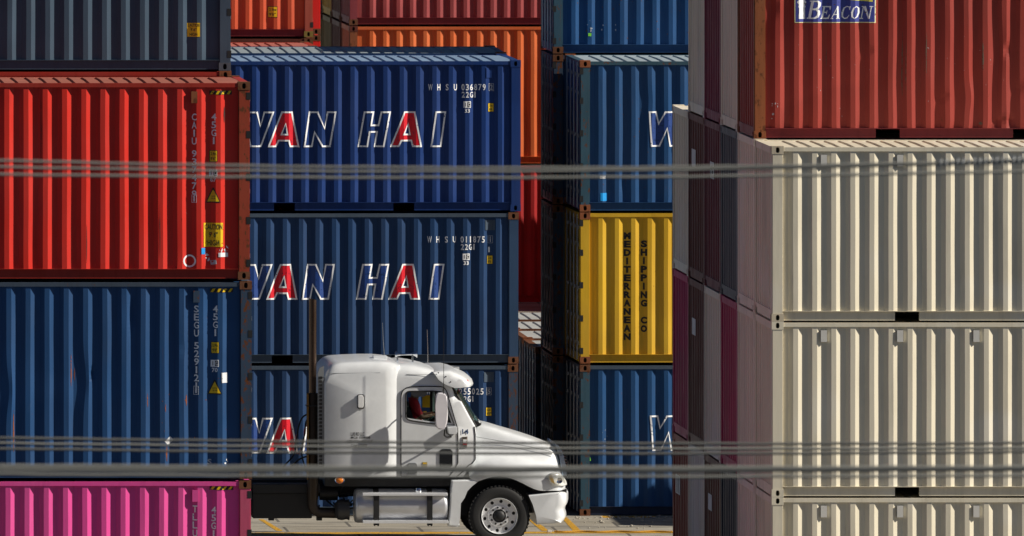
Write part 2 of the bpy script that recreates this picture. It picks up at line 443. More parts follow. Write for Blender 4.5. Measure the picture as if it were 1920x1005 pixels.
def dvert(c, s, px, py0, step, wpx, hpx, mat, name='number_marking', lab=None):
    it = []; y = py0
    for ch in s:
        if ch != ' ':
            ww = wpx*(.35 if ch in '1I' else 1); it.append((ch, px-ww/2, px+ww/2, y, y+hpx))
        y += step if ch != ' ' else step*.55
    return dchars(c, it, mat, name, lab=lab)
def drect(c, px0, px1, py0, py1, mat, name='sticker', off=.004, lab=None, rot=0):
    bm = bm_new(); x0, x1, z0, z1 = cu(c, px0), cu(c, px1), cz(c, py1), cz(c, py0)
    lp = [(x0, z0), (x1, z0), (x1, z1), (x0, z1)]
    if rot:
        mx, mz = (x0+x1)/2, (z0+z1)/2; cs, sn = math.cos(rot), math.sin(rot)
        lp = [(mx+(x-mx)*cs-(z-mz)*sn, mz+(x-mx)*sn+(z-mz)*cs) for x, z in lp]
    poly2d(bm, [lp]); return place(c, bm, name, mat, off, lab=lab)
def dloop(c, pts, mat, name, off=.004, lab=None):
    bm = bm_new(); poly2d(bm, [[(cu(c, x), cz(c, y)) for x, y in pts]]); return place(c, bm, name, mat, off, lab=lab)
def dring(c, pts, t, mat, name, off=.004, hole=None):
    bm = bm_new()
    for lp in [pts]+([hole] if hole else []):
        o = [(cu(c, x), cz(c, y)) for x, y in lp]; i = inset(o, t if lp is pts else -t)
        vo = [bm.verts.new((x, 0, z)) for x, z in o]; vi = [bm.verts.new((x, 0, z)) for x, z in i]
        n = len(o)
        for k in range(n): bm.faces.new((vo[k], vo[(k+1) % n], vi[(k+1) % n], vi[k]))
    return place(c, bm, name, mat, off)

# company lettering, pixel shapes measured from the photo
LW = [(0,0),(16,0),(20,21),(31,0),(54.6,0),(60,27),(66,0),(86,0),(62,66.5),(40,66.5),(35,34),(22,66.5),(5,66.5)]
LA = [(501.2,275.7),(527.6,208.7),(548.5,208.7),(561,275.7),(542.8,275.7),(540,265),(523.2,265),(518,275.7)]
LAh = [(529.5,250.5),(535.2,233),(536.9,250.5)]
LN = [(568.8,275.7),(579,208.7),(596,208.7),(608,238.5),(612.8,208.7),(630.4,208.7),(619.6,275.7),(603.7,275.7),(590,250.5),(585.8,275.7)]
LH = [(670.4,275.7),(682.2,208.7),(701.8,208.7),(697.4,233.4),(708.6,233.4),(713.7,208.7),(733,208.7),(720.4,275.7),(700.8,275.7),(705.2,248.7),(694,248.7),(689.6,275.7)]
LI = [(806.7,275.7),(816.5,208.7),(836.8,208.7),(827.7,275.7)]
def wan_hai(c, dx, dy, fill=None):
    sh = lambda lp, ex=0: [(x+dx+ex, y+dy) for x, y in lp]
    Wp = sh(LW, 428); Wp = [(x, y+208.9) for x, y in Wp]
    t = .028
    letters = [('W', Wp, None, fill), ('A', sh(LA), sh(LAh), M_REDL), ('N', sh(LN), None, fill),
               ('H', sh(LH), None, fill), ('A', sh(LA, 230), sh(LAh, 230), M_REDL), ('I', sh(LI), None, fill)]
    for nm, lp, hole, f in letters:
        o = dring(c, lp, t, M_WHITE, 'letter_outline', .007, hole)
        if f:
            bm = bm_new(); a = inset([(cu(c, x), cz(c, y)) for x, y in lp], t*.6); lps = [a]
            if hole: lps.append(inset([(cu(c, x), cz(c, y)) for x, y in hole], -t*.4))
            poly2d(bm, lps); place(c, bm, 'letter_fill', f, .004)
    return
def ic_box(c, x, y, num, sc_=1.0):
    w_, h_ = 15*sc_, 13*sc_
    drect(c, x, x+w_, y, y+h_, M_WHITE, 'inspection_mark', .004)
    drect(c, x+w_*.53, x+w_*.93, y+h_*.12, y+h_*.88, M_BLACKL, 'inspection_mark', .0055)
    dchars(c, [('C', x+w_*.6, x+w_*.87, y+h_*.22, y+h_*.78)], M_WHITE, 'inspection_mark', .007)
    dchars(c, [('I', x+w_*.22, x+w_*.3, y+h_*.2, y+h_*.8)], M_BLACKL, 'inspection_mark', .006)
    dtext(c, num, x+w_*.15, x+w_*.85, y+h_+2, y+h_+2+8*sc_, M_WHITE, 'inspection_mark')
def height_sticker(c, x0, x1, y0, y1, a="2.9m", b="9'6\""):
    drect(c, x0, x1, y0, y1, M_BLACKL, 'height_sticker', .004)
    drect(c, x0+1, x1-1, y0+1, y1-1, M_YEL, 'height_sticker', .0055)
    h_ = y1-y0
    dchars(c, [(a, x0+2.5, x1-2.5, y0+h_*.17, y0+h_*.42), (b, x0+2.5, x1-3.5, y0+h_*.57, y0+h_*.84)], M_BLACKL, 'height_sticker', .007)
def caution(c, x0, x1, y0, y1, small=False):
    drect(c, x0, x1, y0, y1, M_YEL, 'caution_sticker', .004)
    w_, h_ = x1-x0, y1-y0
    dchars(c, [('CAUTION', x0+w_*.06, x1-w_*.04, y0+h_*.06, y0+h_*.28), ("9'-6\"" if small else "9' 6\"", x0+w_*.27, x0+w_*.72, y0+h_*.38, y0+h_*.61),
               ('HIGH', x0+w_*.2, x0+w_*.8, y0+h_*.72, y0+h_*.95)], M_BLACKL, 'caution_sticker', .006)
def triangle(c, cx_, cy_, w_, h_):
    dloop(c, [(cx_-w_/2, cy_+h_/2), (cx_+w_/2, cy_+h_/2), (cx_+1, cy_-h_/2), (cx_-1, cy_-h_/2)], M_BLACKL, 'warning_triangle', .004)
    dloop(c, [(cx_-w_/2+2.6, cy_+h_/2-2), (cx_+w_/2-2.6, cy_+h_/2-2), (cx_, cy_-h_/2+3)], M_YEL, 'warning_triangle', .0055)
    dchars(c, [('CAUTION', cx_-4, cx_+4, cy_+1, cy_+3), ('HIGH CUBE', cx_-4, cx_+4, cy_+5, cy_+7)], M_BLACKL, 'warning_triangle', .007)
def hazard(c, x0, x1, y0, y1):
    drect(c, x0, x1, y0, y1, M_BLACKL, 'hazard_stripe', .004)
    n = 4; p = (x1-x0)/n
    for k in range(n):
        a = x0+k*p+1; dloop(c, [(a, y1-.5), (a+p*.45, y1-.5), (a+p*.85, y0+.5), (a+p*.4, y0+.5)], M_YEL, 'hazard_stripe', .0055)
def scatter(c, px0, px1, py0, py1, n, mat, name, seed, smax=3):
    r = random.Random(seed); bm = bm_new()
    for _ in range(n):
        x, y = r.uniform(px0, px1), r.uniform(py0, py1); k = r.randint(4, 7); s = r.uniform(.5, smax)
        lp = [(cu(c, x+s*r.uniform(.3, 1)*math.cos(2*math.pi*i/k)*r.choice((.4, 1))), cz(c, y+s*r.uniform(.4, 1.2)*math.sin(2*math.pi*i/k))) for i in range(k)]
        poly2d(bm, [lp])
    return place(c, bm, name, mat, .0035)

# ------------------------------------------------------------------ ground
def ground():
    bm = bm_new(); ys = [-230, -60, 0, 10, 20, 30, 40, 46, 50, 54, 58, 62, 66, 90, 400, 2500]; xs = [-2500, -200, -20, 0, 10, 20, 30, 60, 300, 2500]
    g = [[bm.verts.new((x, y, gz(y))) for x in xs] for y in ys]
    for a, b in zip(g, g[1:]):
        for i in range(len(xs)-1): bm.faces.new((a[i], a[i+1], b[i+1], b[i]))
    m = bpy.data.materials.new('yard_concrete'); m.use_nodes = True; N = m.node_tree.nodes; L = m.node_tree.links
    b_ = N['Principled BSDF']; b_.inputs['Roughness'].default_value = .9; b_.inputs['Specular IOR Level'].default_value = .15
    geo = N.new('ShaderNodeNewGeometry')
    def nz(s, det=8, sc3=(1, 1, 1)):
        mp = N.new('ShaderNodeMapping'); mp.inputs['Scale'].default_value = sc3; L.new(geo.outputs['Position'], mp.inputs[0])
        t = N.new('ShaderNodeTexNoise'); t.inputs['Scale'].default_value = s; t.inputs['Detail'].default_value = det; t.inputs['Roughness'].default_value = .65
        L.new(mp.outputs[0], t.inputs['Vector']); return t.outputs[0]
    def mixc(f, a, c, lo, hi, amt=1.):
        r = N.new('ShaderNodeMapRange'); r.inputs[1].default_value = lo; r.inputs[2].default_value = hi; r.inputs[4].default_value = amt; L.new(f, r.inputs[0])
        x = N.new('ShaderNodeMix'); x.data_type = 'RGBA'; L.new(r.outputs[0], x.inputs[0])
        for i, v in ((6, a), (7, c)):
            if isinstance(v, tuple): x.inputs[i].default_value = v+(1,)
            else: L.new(v, x.inputs[i])
        return x.outputs[2]
    c = mixc(nz(.35), (.30, .27, .215), (.40, .37, .31), .35, .65)
    c = mixc(nz(1.4, 8, (.5, 2.2, 1)), c, (.19, .17, .14), .5, .72, .85)
    c = mixc(nz(9), c, (.48, .46, .41), .6, .75, .5)
    c = mixc(nz(2.3, 10, (.8, 4, 1)), c, (.07, .065, .06), .58, .68, .85)
    c = mixc(nz(.5, 3, (.4, 1.2, 1)), c, (.16, .15, .135), .55, .62, .6)
    wv = N.new('ShaderNodeTexBrick'); wv.inputs['Scale'].default_value = .22; wv.inputs['Mortar Size'].default_value = .006; wv.inputs['Color1'].default_value = (0, 0, 0, 1); wv.inputs['Color2'].default_value = (0, 0, 0, 1); wv.inputs['Mortar'].default_value = (1, 1, 1, 1)
    L.new(geo.outputs['Position'], wv.inputs['Vector']); c = mixc(wv.outputs[0], c, (.08, .075, .07), .2, .6, .8)
    sx = N.new('ShaderNodeSeparateXYZ'); L.new(geo.outputs['Position'], sx.inputs[0])
    asph = mixc(nz(3), (.035, .035, .035), (.06, .058, .055), .35, .65)
    c = mixc(sx.outputs[1], asph, c, -6, -5)  # unseen ground in front set dark to cut light bounced onto the walls
    L.new(c, b_.inputs['Base Color'])
    bp = N.new('ShaderNodeBump'); bp.inputs['Strength'].default_value = .5; bp.inputs['Distance'].default_value = .02
    L.new(nz(30), bp.inputs['Height']); L.new(bp.outputs[0], b_.inputs['Normal'])
    o = link('ground', mesh(bm, 'ground'), m); tag(o, 'pale stained concrete yard under the stacks and truck', None, None, 'structure')
M_LINE = worn('yellow_road_paint', (.62, .33, .02), .7, .9)
ground()
def gpt(px, py):                       # photo point on the flat yard -> x, y
    D = H*F/(py-CY); return ((px-CX)*D/F, D-198)
def gpoly(bm, pts, z=.004):
    bm.faces.new([bm.verts.new((*gpt(*p), z)) for p in pts])
def markings():
    bm = bm_new()
    gpoly(bm, [(380, 999), (380, 1002.5), (1420, 999.5), (1420, 996)])
    o = link('road_marking', mesh(bm), M_LINE); tag(o, 'long yellow line painted along the ground in front of the truck wheel', 'road marking', 'yellow markings on the ground')
    for nm, pts, lab in (('road_marking', [(485, 974), (494, 974), (531, 996), (519, 996)], 'slanted yellow bar on the ground below the truck rear'),
                     ('road_marking', [(1052, 970), (1063, 970), (1090, 996), (1075, 996)], 'slanted yellow bar on the ground just ahead of the truck bumper'),
                     ('road_marking', [(985, 970), (996, 970), (1030, 996), (1016, 996)], 'slanted yellow bar on the ground between front wheel and bumper'),
                     ('road_marking', [(1125, 967.9), (1230, 967.9), (1226, 971), (1132, 971)], 'short yellow line at the foot of the lower blue container'),):
        bm = bm_new(); gpoly(bm, pts); o = link(nm, mesh(bm), M_LINE); tag(o, lab, 'road marking', 'yellow markings on the ground')
    # rope lying along the line
    bm = bm_new(); pts = []
    for k in range(260):
        x, y = gpt(1040+k*1.4, 998.6+.5*math.sin(k*.13)); pts.append((x, y, .02+.006*math.sin(k*1.9)))
    tube(bm, pts, .014, 6); o = link('rope', mesh(bm, smooth=60), plain('yellow_rope_fibre', (.5, .27, .03), .9))
    tag(o, 'thin yellow rope lying along the yellow line right of the truck', 'rope')
    bm = bm_new(); box(bm, *(lambda p: (p[0]-.04, p[0]+.04, p[1]-.03, p[1]+.03))(gpt(1030, 999)), .0, .05)
    bmesh.ops.bevel(bm, geom=bm.edges[:], offset=.012, segments=2, affect='EDGES')
    o = link('litter', mesh(bm), plain('white_scrap', (.7, .7, .68), .7)); tag(o, 'small white scrap on the yellow line by the front wheel', 'litter')
    r = random.Random(5); bm = bm_new()
    for _ in range(90):
        x, y = gpt(r.uniform(1075, 1250), r.gauss(971.5, 1.5) if r.random() < .6 else r.uniform(970, 992)); s = r.uniform(.008, .03)
        bmesh.ops.create_icosphere(bm, subdivisions=1, radius=s, matrix=Matrix.Translation((x, y, s*.5)) @ Matrix.Scale(r.uniform(.4, .9), 4, (0, 0, 1)))
    o = link('gravel', mesh(bm), plain('pale_gravel', (.42, .38, .31), .9)); tag(o, 'loose gravel and grit along the foot of the stack', 'gravel', None, 'stuff')
markings()

# ------------------------------------------------------------------ left stack (forty-foot, tall)
HC, ST = 2.896, 2.591
L40, L20 = 12.192, 6.058
DL = 196.6; sL = F/DL
G_L = 'containers stacked at the left'
def left(pxr, z0, D=DL, **k):
    X1 = (pxr-CX)*D/F; return container(L=L40, Hc=HC, X0=X1-L40, Y0=D-198, z0=z0, group=G_L, door='R', hinges='R', **k)
v40 = lambda px, D, X0: (px-CX)*D/F-X0
pink = left(471, .035, label='pink container with a 45G1 marking, bottom of the left stack', paintm=C_PINK, post=paint('scratched_pink_paint', (.50, .08, .15), .45, .5), seed=1, castm=C_RUST)
blue = left(472.5, 2.954, label='dark blue container marked SEGU 529121, between red and pink ones', paintm=C_NAVY, post=C_DKBLUE, rail=paint('dull_navy_rail', (.05, .07, .10), .35, .5), brail=C_NAVY, seed=2, amp=.0062)
red = left(469, 5.874, roofm=paint('dusty_red_roof', (.36, .12, .085), .25, .65), label='bright red container with a yellow CAUTION 9 6 HIGH sticker', paintm=C_RED, post=C_RUSTRED, rail=C_RED2, brail=C_RED2, seed=3, castm=C_RUST, amp=.0063)
for c, x in ((pink, 366.5), (blue, 368.5), (red, 364.5)):
    u = cu(c, x); link('vent', CACHE.get(('vent',)) or cached(('vent',), lambda: boxes_mesh(('v0',), [(-.045, .045, -.014, .068, -.085, .085)])), {id(pink): C_PINK, id(blue): C_DKBLUE, id(red): C_RUSTO}[id(c)], c['o'], (u, RIB_Y0, c['Hc']-.225))
# markings
dvert(red, 'CAIU 937479', 364.5, 213, 15.1, 8.6, 13, M_WHITE)
dring(red, [(360, 365), (369, 365), (369, 380), (360, 380)], .006, M_WHITE, 'number_marking'); dvert(red, '1', 364.5, 367, 15, 8, 11, M_WHITE)
dvert(red, '45G1', 401, 213, 14.8, 8.6, 13, M_WHITE)
height_sticker(red, 393, 408, 282, 304); ic_box(red, 392.5, 318, '67'); triangle(red, 400, 366, 28, 28); caution(red, 382.5, 418.5, 418, 463)
drect(red, 378, 385, 465, 477, M_CYAN, 'tape_patch'); hazard(red, 393, 435, 170, 177.5)
ringp = [(355.5+12*math.cos(a), 489.5+12*math.sin(a)) for a in [2*math.pi*k/28 for k in range(28)]]
dring(red, ringp, .024, M_WHITE, 'painted_ring'); drect(red, 395, 406, 488, 496, M_GREYW, 'torn_sticker', rot=.15)
drect(red, 410, 428, 474, 482, M_WHITE, 'torn_sticker'); scatter(red, 411, 428, 459, 473, 14, M_WHITE, 'torn_sticker', 4, 3); scatter(red, 386, 394, 476, 488, 5, M_WHITE, 'torn_sticker', 6, 4)
scatter(red, 330, 440, 180, 500, 30, C_RUST, 'paint_chip', 8, 1.6); scatter(red, 344, 350, 393, 400, 1, M_WHITE, 'paint_chip', 2, 3)
dvert(blue, 'SEGU 529121', 368.5, 573, 15.1, 8.6, 13, M_WHITE)
dring(blue, [(363.5, 724), (372.5, 724), (372.5, 740), (363.5, 740)], .006, M_WHITE, 'number_marking'); dvert(blue, '1', 368, 726, 15, 8, 11, M_WHITE)
dvert(blue, '45G1', 404, 573, 14.8, 8.6, 13, M_WHITE)
height_sticker(blue, 396, 411, 641, 663); ic_box(blue, 395.5, 675, '70'); triangle(blue, 403, 726, 27, 27); hazard(blue, 394, 437, 541, 548.5)
drect(blue, 416, 427, 699, 718, M_WHITE, 'paper_label', rot=.03); drect(blue, 310, 324, 822, 831, M_WHITE, 'paper_label', rot=.75)
dchars(blue, [('S', 390, 397, 861, 871)], M_GREYW, 'marking'); scatter(blue, 424, 432, 861, 870, 5, M_WHITE, 'torn_sticker', 11, 4)
scatter(blue, 300, 440, 700, 890, 26, C_RUSTO, 'paint_chip', 12, 1.8)
dvert(pink, 'TLLU 509', 366, 948, 15.1, 8.6, 13, M_WHITE); dvert(pink, '45G1', 401, 950, 14.8, 8.6, 13, M_WHITE); hazard(pink, 393, 438, 912, 919)
def streaks(c, items, mat, name='rust_streak'):
    r = random.Random(len(items))
    for x, y0, y1, w_ in items:
        bm = bm_new()
        n = 7; L_ = [(x-w_*r.uniform(.3, 1)*math.sin(math.pi*(k+.4)/n), y0+(y1-y0)*k/n) for k in range(n)]; R_ = [(x+w_*r.uniform(.3, 1)*math.sin(math.pi*(k+.4)/n), y0+(y1-y0)*k/n) for k in range(n)][::-1]
        poly2d(bm, [[(cu(c, a), cz(c, b)) for a, b in L_+R_]])
        place(c, bm, name, mat, .0035)
M_RST = worn('rust_bleed', (.24, .06, .02), .8, .6)
streaks(blue, [(277, 738, 768, 1.6), (311, 758, 775, 1.3), (350, 740, 765, 2), (134, 665, 735, 1.5), (26, 770, 860, 1.6), (313, 835, 870, 2.2), (140, 690, 720, 1.2)], M_RST)
streaks(red, [(421, 200, 235, 1.5), (77, 180, 330, .9), (300, 380, 500, .8), (163, 420, 505, 1.0), (330, 500, 508, 1.4)], worn('dark_grime', (.05, .02, .015), .8, .6), 'grime_streak')
# second row of the left block
D2 = DL+2.5
for z, m, lb in ((.115, C_NAVY3, 'blue container behind the pink one'), (3.03, C_BROWN, 'brown container behind the dark blue one'), ):
    left(433, z, D=D2, label=lb, paintm=m, seed=2)
redb = left(434, 5.94, D=D2, label='rusty red container under the slate grey one, only its top rail showing', paintm=C_RED2, rail=C_RED2, castm=C_RUSTO, seed=2)
slate = left(433, 8.84, D=D2, label='slate grey container at the top left corner with a small CAUTION sticker', paintm=C_SLATE, post=paint('slate_post_paint', (.06, .085, .12), .1, .5), castm=paint('slate_casting', (.09, .10, .12), .2, .5), rail=C_SLATE, seed=1)
caution(slate, 351, 375, 43, 69, True)

# ------------------------------------------------------------------ right stack (twenty-foot, six rows deep)
G_R = 'containers stacked at the right'
XR = 21.046
rows = [0, 2.478, 4.956, 7.42, 9.90, 12.38]
T = [0.0, 2.588, 5.177, 7.768]
pk20 = (2.004, 4.054)
CR = {}
spec = {
 (0,0): (C_CREAM, 'cream container at the bottom of the right stack, cut off by the frame'),
 (0,1): (C_CREAM, 'cream container between two cream ones at the front of the right stack'),
 (0,2): (C_CREAM, 'cream container under the maroon one that carries a blue company sign'),
 (1,0): (C_CREAM2, 'cream container end behind the bottom front cream container'),
 (1,1): (C_CREAM2, 'cream container end beside the magenta one, second tier'),
 (1,2): (C_CREAM2, 'cream container directly below the maroon container with the sign'),
 (1,3): (C_BEACON, 'faded maroon container with a blue and white company sign and rusty corner post'),
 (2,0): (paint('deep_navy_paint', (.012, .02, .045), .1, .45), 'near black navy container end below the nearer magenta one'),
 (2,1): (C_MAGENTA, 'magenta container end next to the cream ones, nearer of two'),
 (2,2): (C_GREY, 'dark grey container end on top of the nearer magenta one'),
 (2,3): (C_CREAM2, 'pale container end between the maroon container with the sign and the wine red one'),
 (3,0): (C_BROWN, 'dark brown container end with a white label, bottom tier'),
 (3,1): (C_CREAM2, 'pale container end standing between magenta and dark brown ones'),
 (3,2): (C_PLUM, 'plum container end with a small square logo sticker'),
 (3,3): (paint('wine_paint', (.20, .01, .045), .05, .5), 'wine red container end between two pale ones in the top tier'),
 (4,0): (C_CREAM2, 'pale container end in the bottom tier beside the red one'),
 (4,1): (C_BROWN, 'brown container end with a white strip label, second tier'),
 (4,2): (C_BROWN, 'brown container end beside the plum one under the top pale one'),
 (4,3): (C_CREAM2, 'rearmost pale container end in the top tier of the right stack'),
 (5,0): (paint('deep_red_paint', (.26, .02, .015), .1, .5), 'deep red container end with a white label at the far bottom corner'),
 (5,1): (C_MAGENTA, 'magenta container end at the far side, above the deep red one'),
 (5,2): (C_CREAM2, 'pale container end with sunlit roof corner at the far end of its tier'),
}
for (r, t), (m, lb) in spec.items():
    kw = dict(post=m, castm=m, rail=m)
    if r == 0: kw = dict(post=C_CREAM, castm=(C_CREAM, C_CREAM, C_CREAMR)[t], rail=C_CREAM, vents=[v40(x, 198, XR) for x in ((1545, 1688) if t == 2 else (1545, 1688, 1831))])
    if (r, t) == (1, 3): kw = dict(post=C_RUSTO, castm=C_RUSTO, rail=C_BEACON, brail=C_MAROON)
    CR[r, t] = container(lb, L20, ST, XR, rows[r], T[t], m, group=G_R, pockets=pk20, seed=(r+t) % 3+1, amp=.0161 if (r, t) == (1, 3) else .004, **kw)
bc = CR[1, 3]
# sign on the maroon container
drect(bc, 1489.5, 1643, -42, 43, worn('sign_border', (.75, .68, .35), .5, .2), 'company_sign', .004)
drect(bc, 1491.5, 1641, -40, 41.3, M_SIGNB, 'company_sign', .0055)
dloop(bc, [(1595, 0), (1637, 3.5), (1637, -22), (1540, -22)], worn('sign_yellow', (.75, .72, .12), .5, .1), 'company_sign', .007)
dloop(bc, [(1497, 35.5), (1509.5, 35.5), (1509, 15), (1510.5, 13), (1509, 9), (1512, 4), (1508, -1), (1508, -14), (1498.5, -14), (1498.5, -1), (1494, 4), (1497.5, 9), (1496, 13), (1498, 15)], M_WHITE, 'company_sign', .007)
def serif(ch, x0, y0, w_, h_, sl=.18):
    """slanted serif capitals drawn as stroke polygons; unit box, y down"""
    t, s = .2, .07
    G = {
     'B': [[(0,0),(.55,0),(.55,s),(0,s)], [(.1,0),(.1+t,0),(.1+t,1),(.1,1)], [(0,1-s),(.6,1-s),(.6,1),(0,1)], [(.3,0),(.62,0),(.9,.12),(.92,.3),(.78,.45),(.6,.5),(.3,.5),(.3,.43),(.5,.43),(.66,.36),(.68,.2),(.58,.08),(.3,.08)], [(.3,.44),(.62,.44),(.92,.55),(1,.74),(.88,.93),(.62,1),(.3,1),(.3,.93),(.56,.92),(.72,.82),(.74,.66),(.6,.53),(.3,.52)]],
     'E': [[(0,0),(.95,0),(.95,.3),(.88,.3),(.78,.1),(0,s)], [(.12,0),(.12+t,0),(.12+t,1),(.12,1)], [(.2,.45),(.62,.45),(.62,.53),(.2,.53)], [(.58,.34),(.65,.34),(.65,.65),(.58,.65)], [(0,1-s),(.8,.9),(.92,.66),(1,.66),(.97,1),(0,1)]],
     'A': [[(0,.94),(.3,.94),(.3,1),(0,1)], [(.06,1),(.13,1),(.58,.05),(.52,0)], [(.46,0),(.62,0),(.94,1),(.7,1)], [(.6,.94),(1,.94),(1,1),(.6,1)], [(.25,.62),(.75,.62),(.75,.69),(.22,.69)]],
     'C': [[(.92,.3),(.85,.3),(.72,.09),(.5,.07),(.3,.2),(.24,.5),(.3,.8),(.5,.93),(.75,.88),(.92,.68),(.97,.7),(.8,.97),(.5,1.01),(.16,.86),(.03,.5),(.16,.14),(.5,-.01),(.74,.03),(.86,.02),(.93,0)]],
     'O': [[(.5,-.01),(.84,.14),(.97,.5),(.84,.86),(.5,1.01),(.5,.94),(.68,.82),(.76,.5),(.68,.18),(.5,.06)], [(.5,-.01),(.5,.06),(.32,.18),(.24,.5),(.32,.82),(.5,.94),(.5,1.01),(.16,.86),(.03,.5),(.16,.14)]],
     'N': [[(0,0),(.3,0),(.3,s),(0,s)], [(.12,0),(.2,0),(.2,1),(.12,1)], [(0,1-s),(.32,1-s),(.32,1),(0,1)], [(.12,0),(.36,0),(.88,1),(.76,1)], [(.8,0),(.88,0),(.88,1),(.8,1)], [(.68,0),(1,0),(1,s),(.68,s)]]}
    return [[(x0+(x*w_)+(1-y)*h_*sl, y0+y*h_) for x, y in lp] for lp in G[ch]]
bm = bm_new(); off_ = 0
for ch, x0, w_, y0, h_ in (('B', 1512.5, 24, 1, 34.5), ('E', 1538, 17, 11.5, 24), ('A', 1557, 18, 11.5, 24), ('C', 1576, 17, 11.5, 24), ('O', 1594, 18, 11.5, 24), ('N', 1613, 21, 11.5, 24)):
    for lp in serif(ch, x0, y0, w_, h_): poly2d(bm, [[(cu(bc, x), cz(bc, y)) for x, y in lp]])
place(bc, bm, 'company_sign', M_WHITE, .0085)
streaks(bc, [(1693, 60, 200, 2.0), (1738, 60, 150, 1.8), (1700, 80, 200, 1.2), (1843, 80, 140, 2.5), (1838, 228, 236, 4), (1876, 226, 234, 3), (1550, 90, 130, 1.1)], worn('scraped_grey', (.14, .085, .06), .8, .8), 'scrape')
scatter(bc, 1447, 1460, 193, 232, 10, M_GREYW, 'torn_sticker', 3, 3); scatter(bc, 1480, 1900, 60, 235, 26, M_GREYW, 'paint_chip', 5, 1.2)
# labels on the end walls
def end_label(c, y0, y1, z0, z1, mat, name='paper_label', x=.008):
    bm = bm_new(); v = [bm.verts.new(p) for p in ((x, y0, z0), (x, y1, z0), (x, y1, z1), (x, y0, z1))]; bm.faces.new(v)
    for q in range(1, 4): pass
    return link(name, mesh(bm), mat, c['o'])
M_PAPER = plain('white_label_film', (.62, .6, .6), .5)
end_label(CR[4,2], 1.35, 1.95, 1.75, 2.03, M_PAPER); end_label(CR[3,2], 1.0, 1.62, 1.7, 1.96, M_PAPER)
for a, b, z in ((1.12, 1.3, 1.78), (1.22, 1.5, 1.84)): end_label(CR[3,2], a, b, z, z+.05, M_BLACKL, 'logo_mark', .004)
end_label(CR[3,2], 1.42, 1.5, 1.75, 1.89, M_BLACKL, 'logo_mark', .004)
end_label(CR[4,1], 1.35, 1.9, 1.72, 1.98, M_PAPER); end_label(CR[5,0], 1.3, 2.0, 1.65, 1.95, M_PAPER); end_label(CR[3,0], 1.35, 1.9, 1.75, 2.0, M_PAPER)
for a in (1.5, 1.72): end_label(CR[5,0], a, a+.07, 1.67, 1.93, M_BLACKL, 'logo_mark', .004)

# ------------------------------------------------------------------ block behind the truck (twenty-foot), turned about one degree
DB = 230.1; YB = DB-198; TB = [0.0, 2.611, 5.222, 7.832]
ROT = math.radians(1.1)
G_B = 'blue containers with outlined lettering behind the truck'
piv = (20.1, YB, 0)
WH = {}
for t, pxr, m, pm, lb in ((0, 971.5, C_NAVY3, C_DKBLUE, 'blue container with large outlined letters, lowest of three, half behind the truck cab'),
                      (1, 972.5, C_NAVY3, paint('navy_post_paint', (.03, .065, .13), .35, .5), 'dull navy container with red and blue filled white outlined letters, middle one of three'),
                      (2, 976.5, C_NAVY2, C_NAVY2, 'deep blue container with big outlined letters and its ribbed roof showing, top of three')):
    X1 = (pxr-CX)*DB/F
    WH[t] = container(lb, L20, ST, X1-L20, YB, TB[t], m, post=pm, castm=C_NAVY2 if t == 2 else C_RUST, rail=C_NAVY2 if t == 2 else paint('dusty_navy_rail', (.06, .085, .12), .25, .5), group=G_B, pockets=pk20, seed=t+1, amp=.004,
                      rot=ROT, pivot=piv, tilt=.008, roofm=paint('faded_blue_roof', (.20, .29, .42), .12, .6) if t == 2 else None)
wan_hai(WH[2], 0, 0); wan_hai(WH[1], -3.2, 286, M_BLUEL); wan_hai(WH[0], -2.5, 574, M_BLUEL)
def whsu(c, dx, dy, num, chk):
    # letters spread over the ribs
    it = [('W', 803, 811), ('H', 820, 826), ('S', 836, 841), ('U', 851, 857)]
    x = 865.5
    it += [(n, x+7.9*i, x+7.9*i+5.6) for i, n in enumerate(num)]
    dchars(c, [(s, a+dx, b+dx, 157.5+dy, 169.5+dy) for s, a, b in it], M_WHITE, 'number_marking')
    dchars(c, [(s, a+dx, b+dx, 172+dy, 183+dy) for s, a, b in (('2', 866, 871.5), ('2', 873.5, 879), ('G', 881, 887), ('1', 889.5, 892))], M_WHITE, 'size_marking')
    dchars(c, [(chk, 919+dx, 924+dx, 158.5+dy, 168.5+dy)], M_GREYW, 'number_marking')
    dring(c, [(916.8+dx, 156.5+dy), (926+dx, 156.5+dy), (926+dx, 170.5+dy), (916.8+dx, 170.5+dy)], .005, M_GREYW, 'number_marking')
    ic_box(c, 869+dx, 190+dy, '33', .92); height_sticker(c, 915+dx, 926.5+dx, 193+dy, 210+dy, '2.6', "8'6")
    drect(c, 912+dx, 930+dx, 127+dy, 146+dy, c['o'].children[0].material_slots[0].material, 'data_plate', .012)
whsu(WH[2], 0, 0, '036879', '2'); whsu(WH[1], -2, 285.5, '011875', '1'); whsu(WH[0], -4, 570.5, '255025', '5')
drect(WH[1], 915.5, 918.5, 463, 473, M_WHITE, 'paper_label')
for r, dy in ((1, 2.84),):
    for t in range(3):
        lb = {2: ('pale grey roofed container just behind the deep blue lettered one on top' if r == 1 else 'third container roof back, partly shaded, behind the blue lettered stack')}.get(t, 'dark blue container hidden behind the blue lettered stack')
        D = DB+dy; X1 = ((949, 925)[r-1]-CX)*D/F
        container(lb, L20, ST, X1-L20, D-198, TB[t]+.03*r, C_NAVY3, castm=C_RUSTO, roofm=paint('pale_grey_roof', (.27, .31, .33), .25, .65), group='rows behind the lettered blue stack',
                  pockets=pk20, seed=2, amp=.003, tilt=.012 if t == 2 else 0, rot=1e-6, pivot=piv)

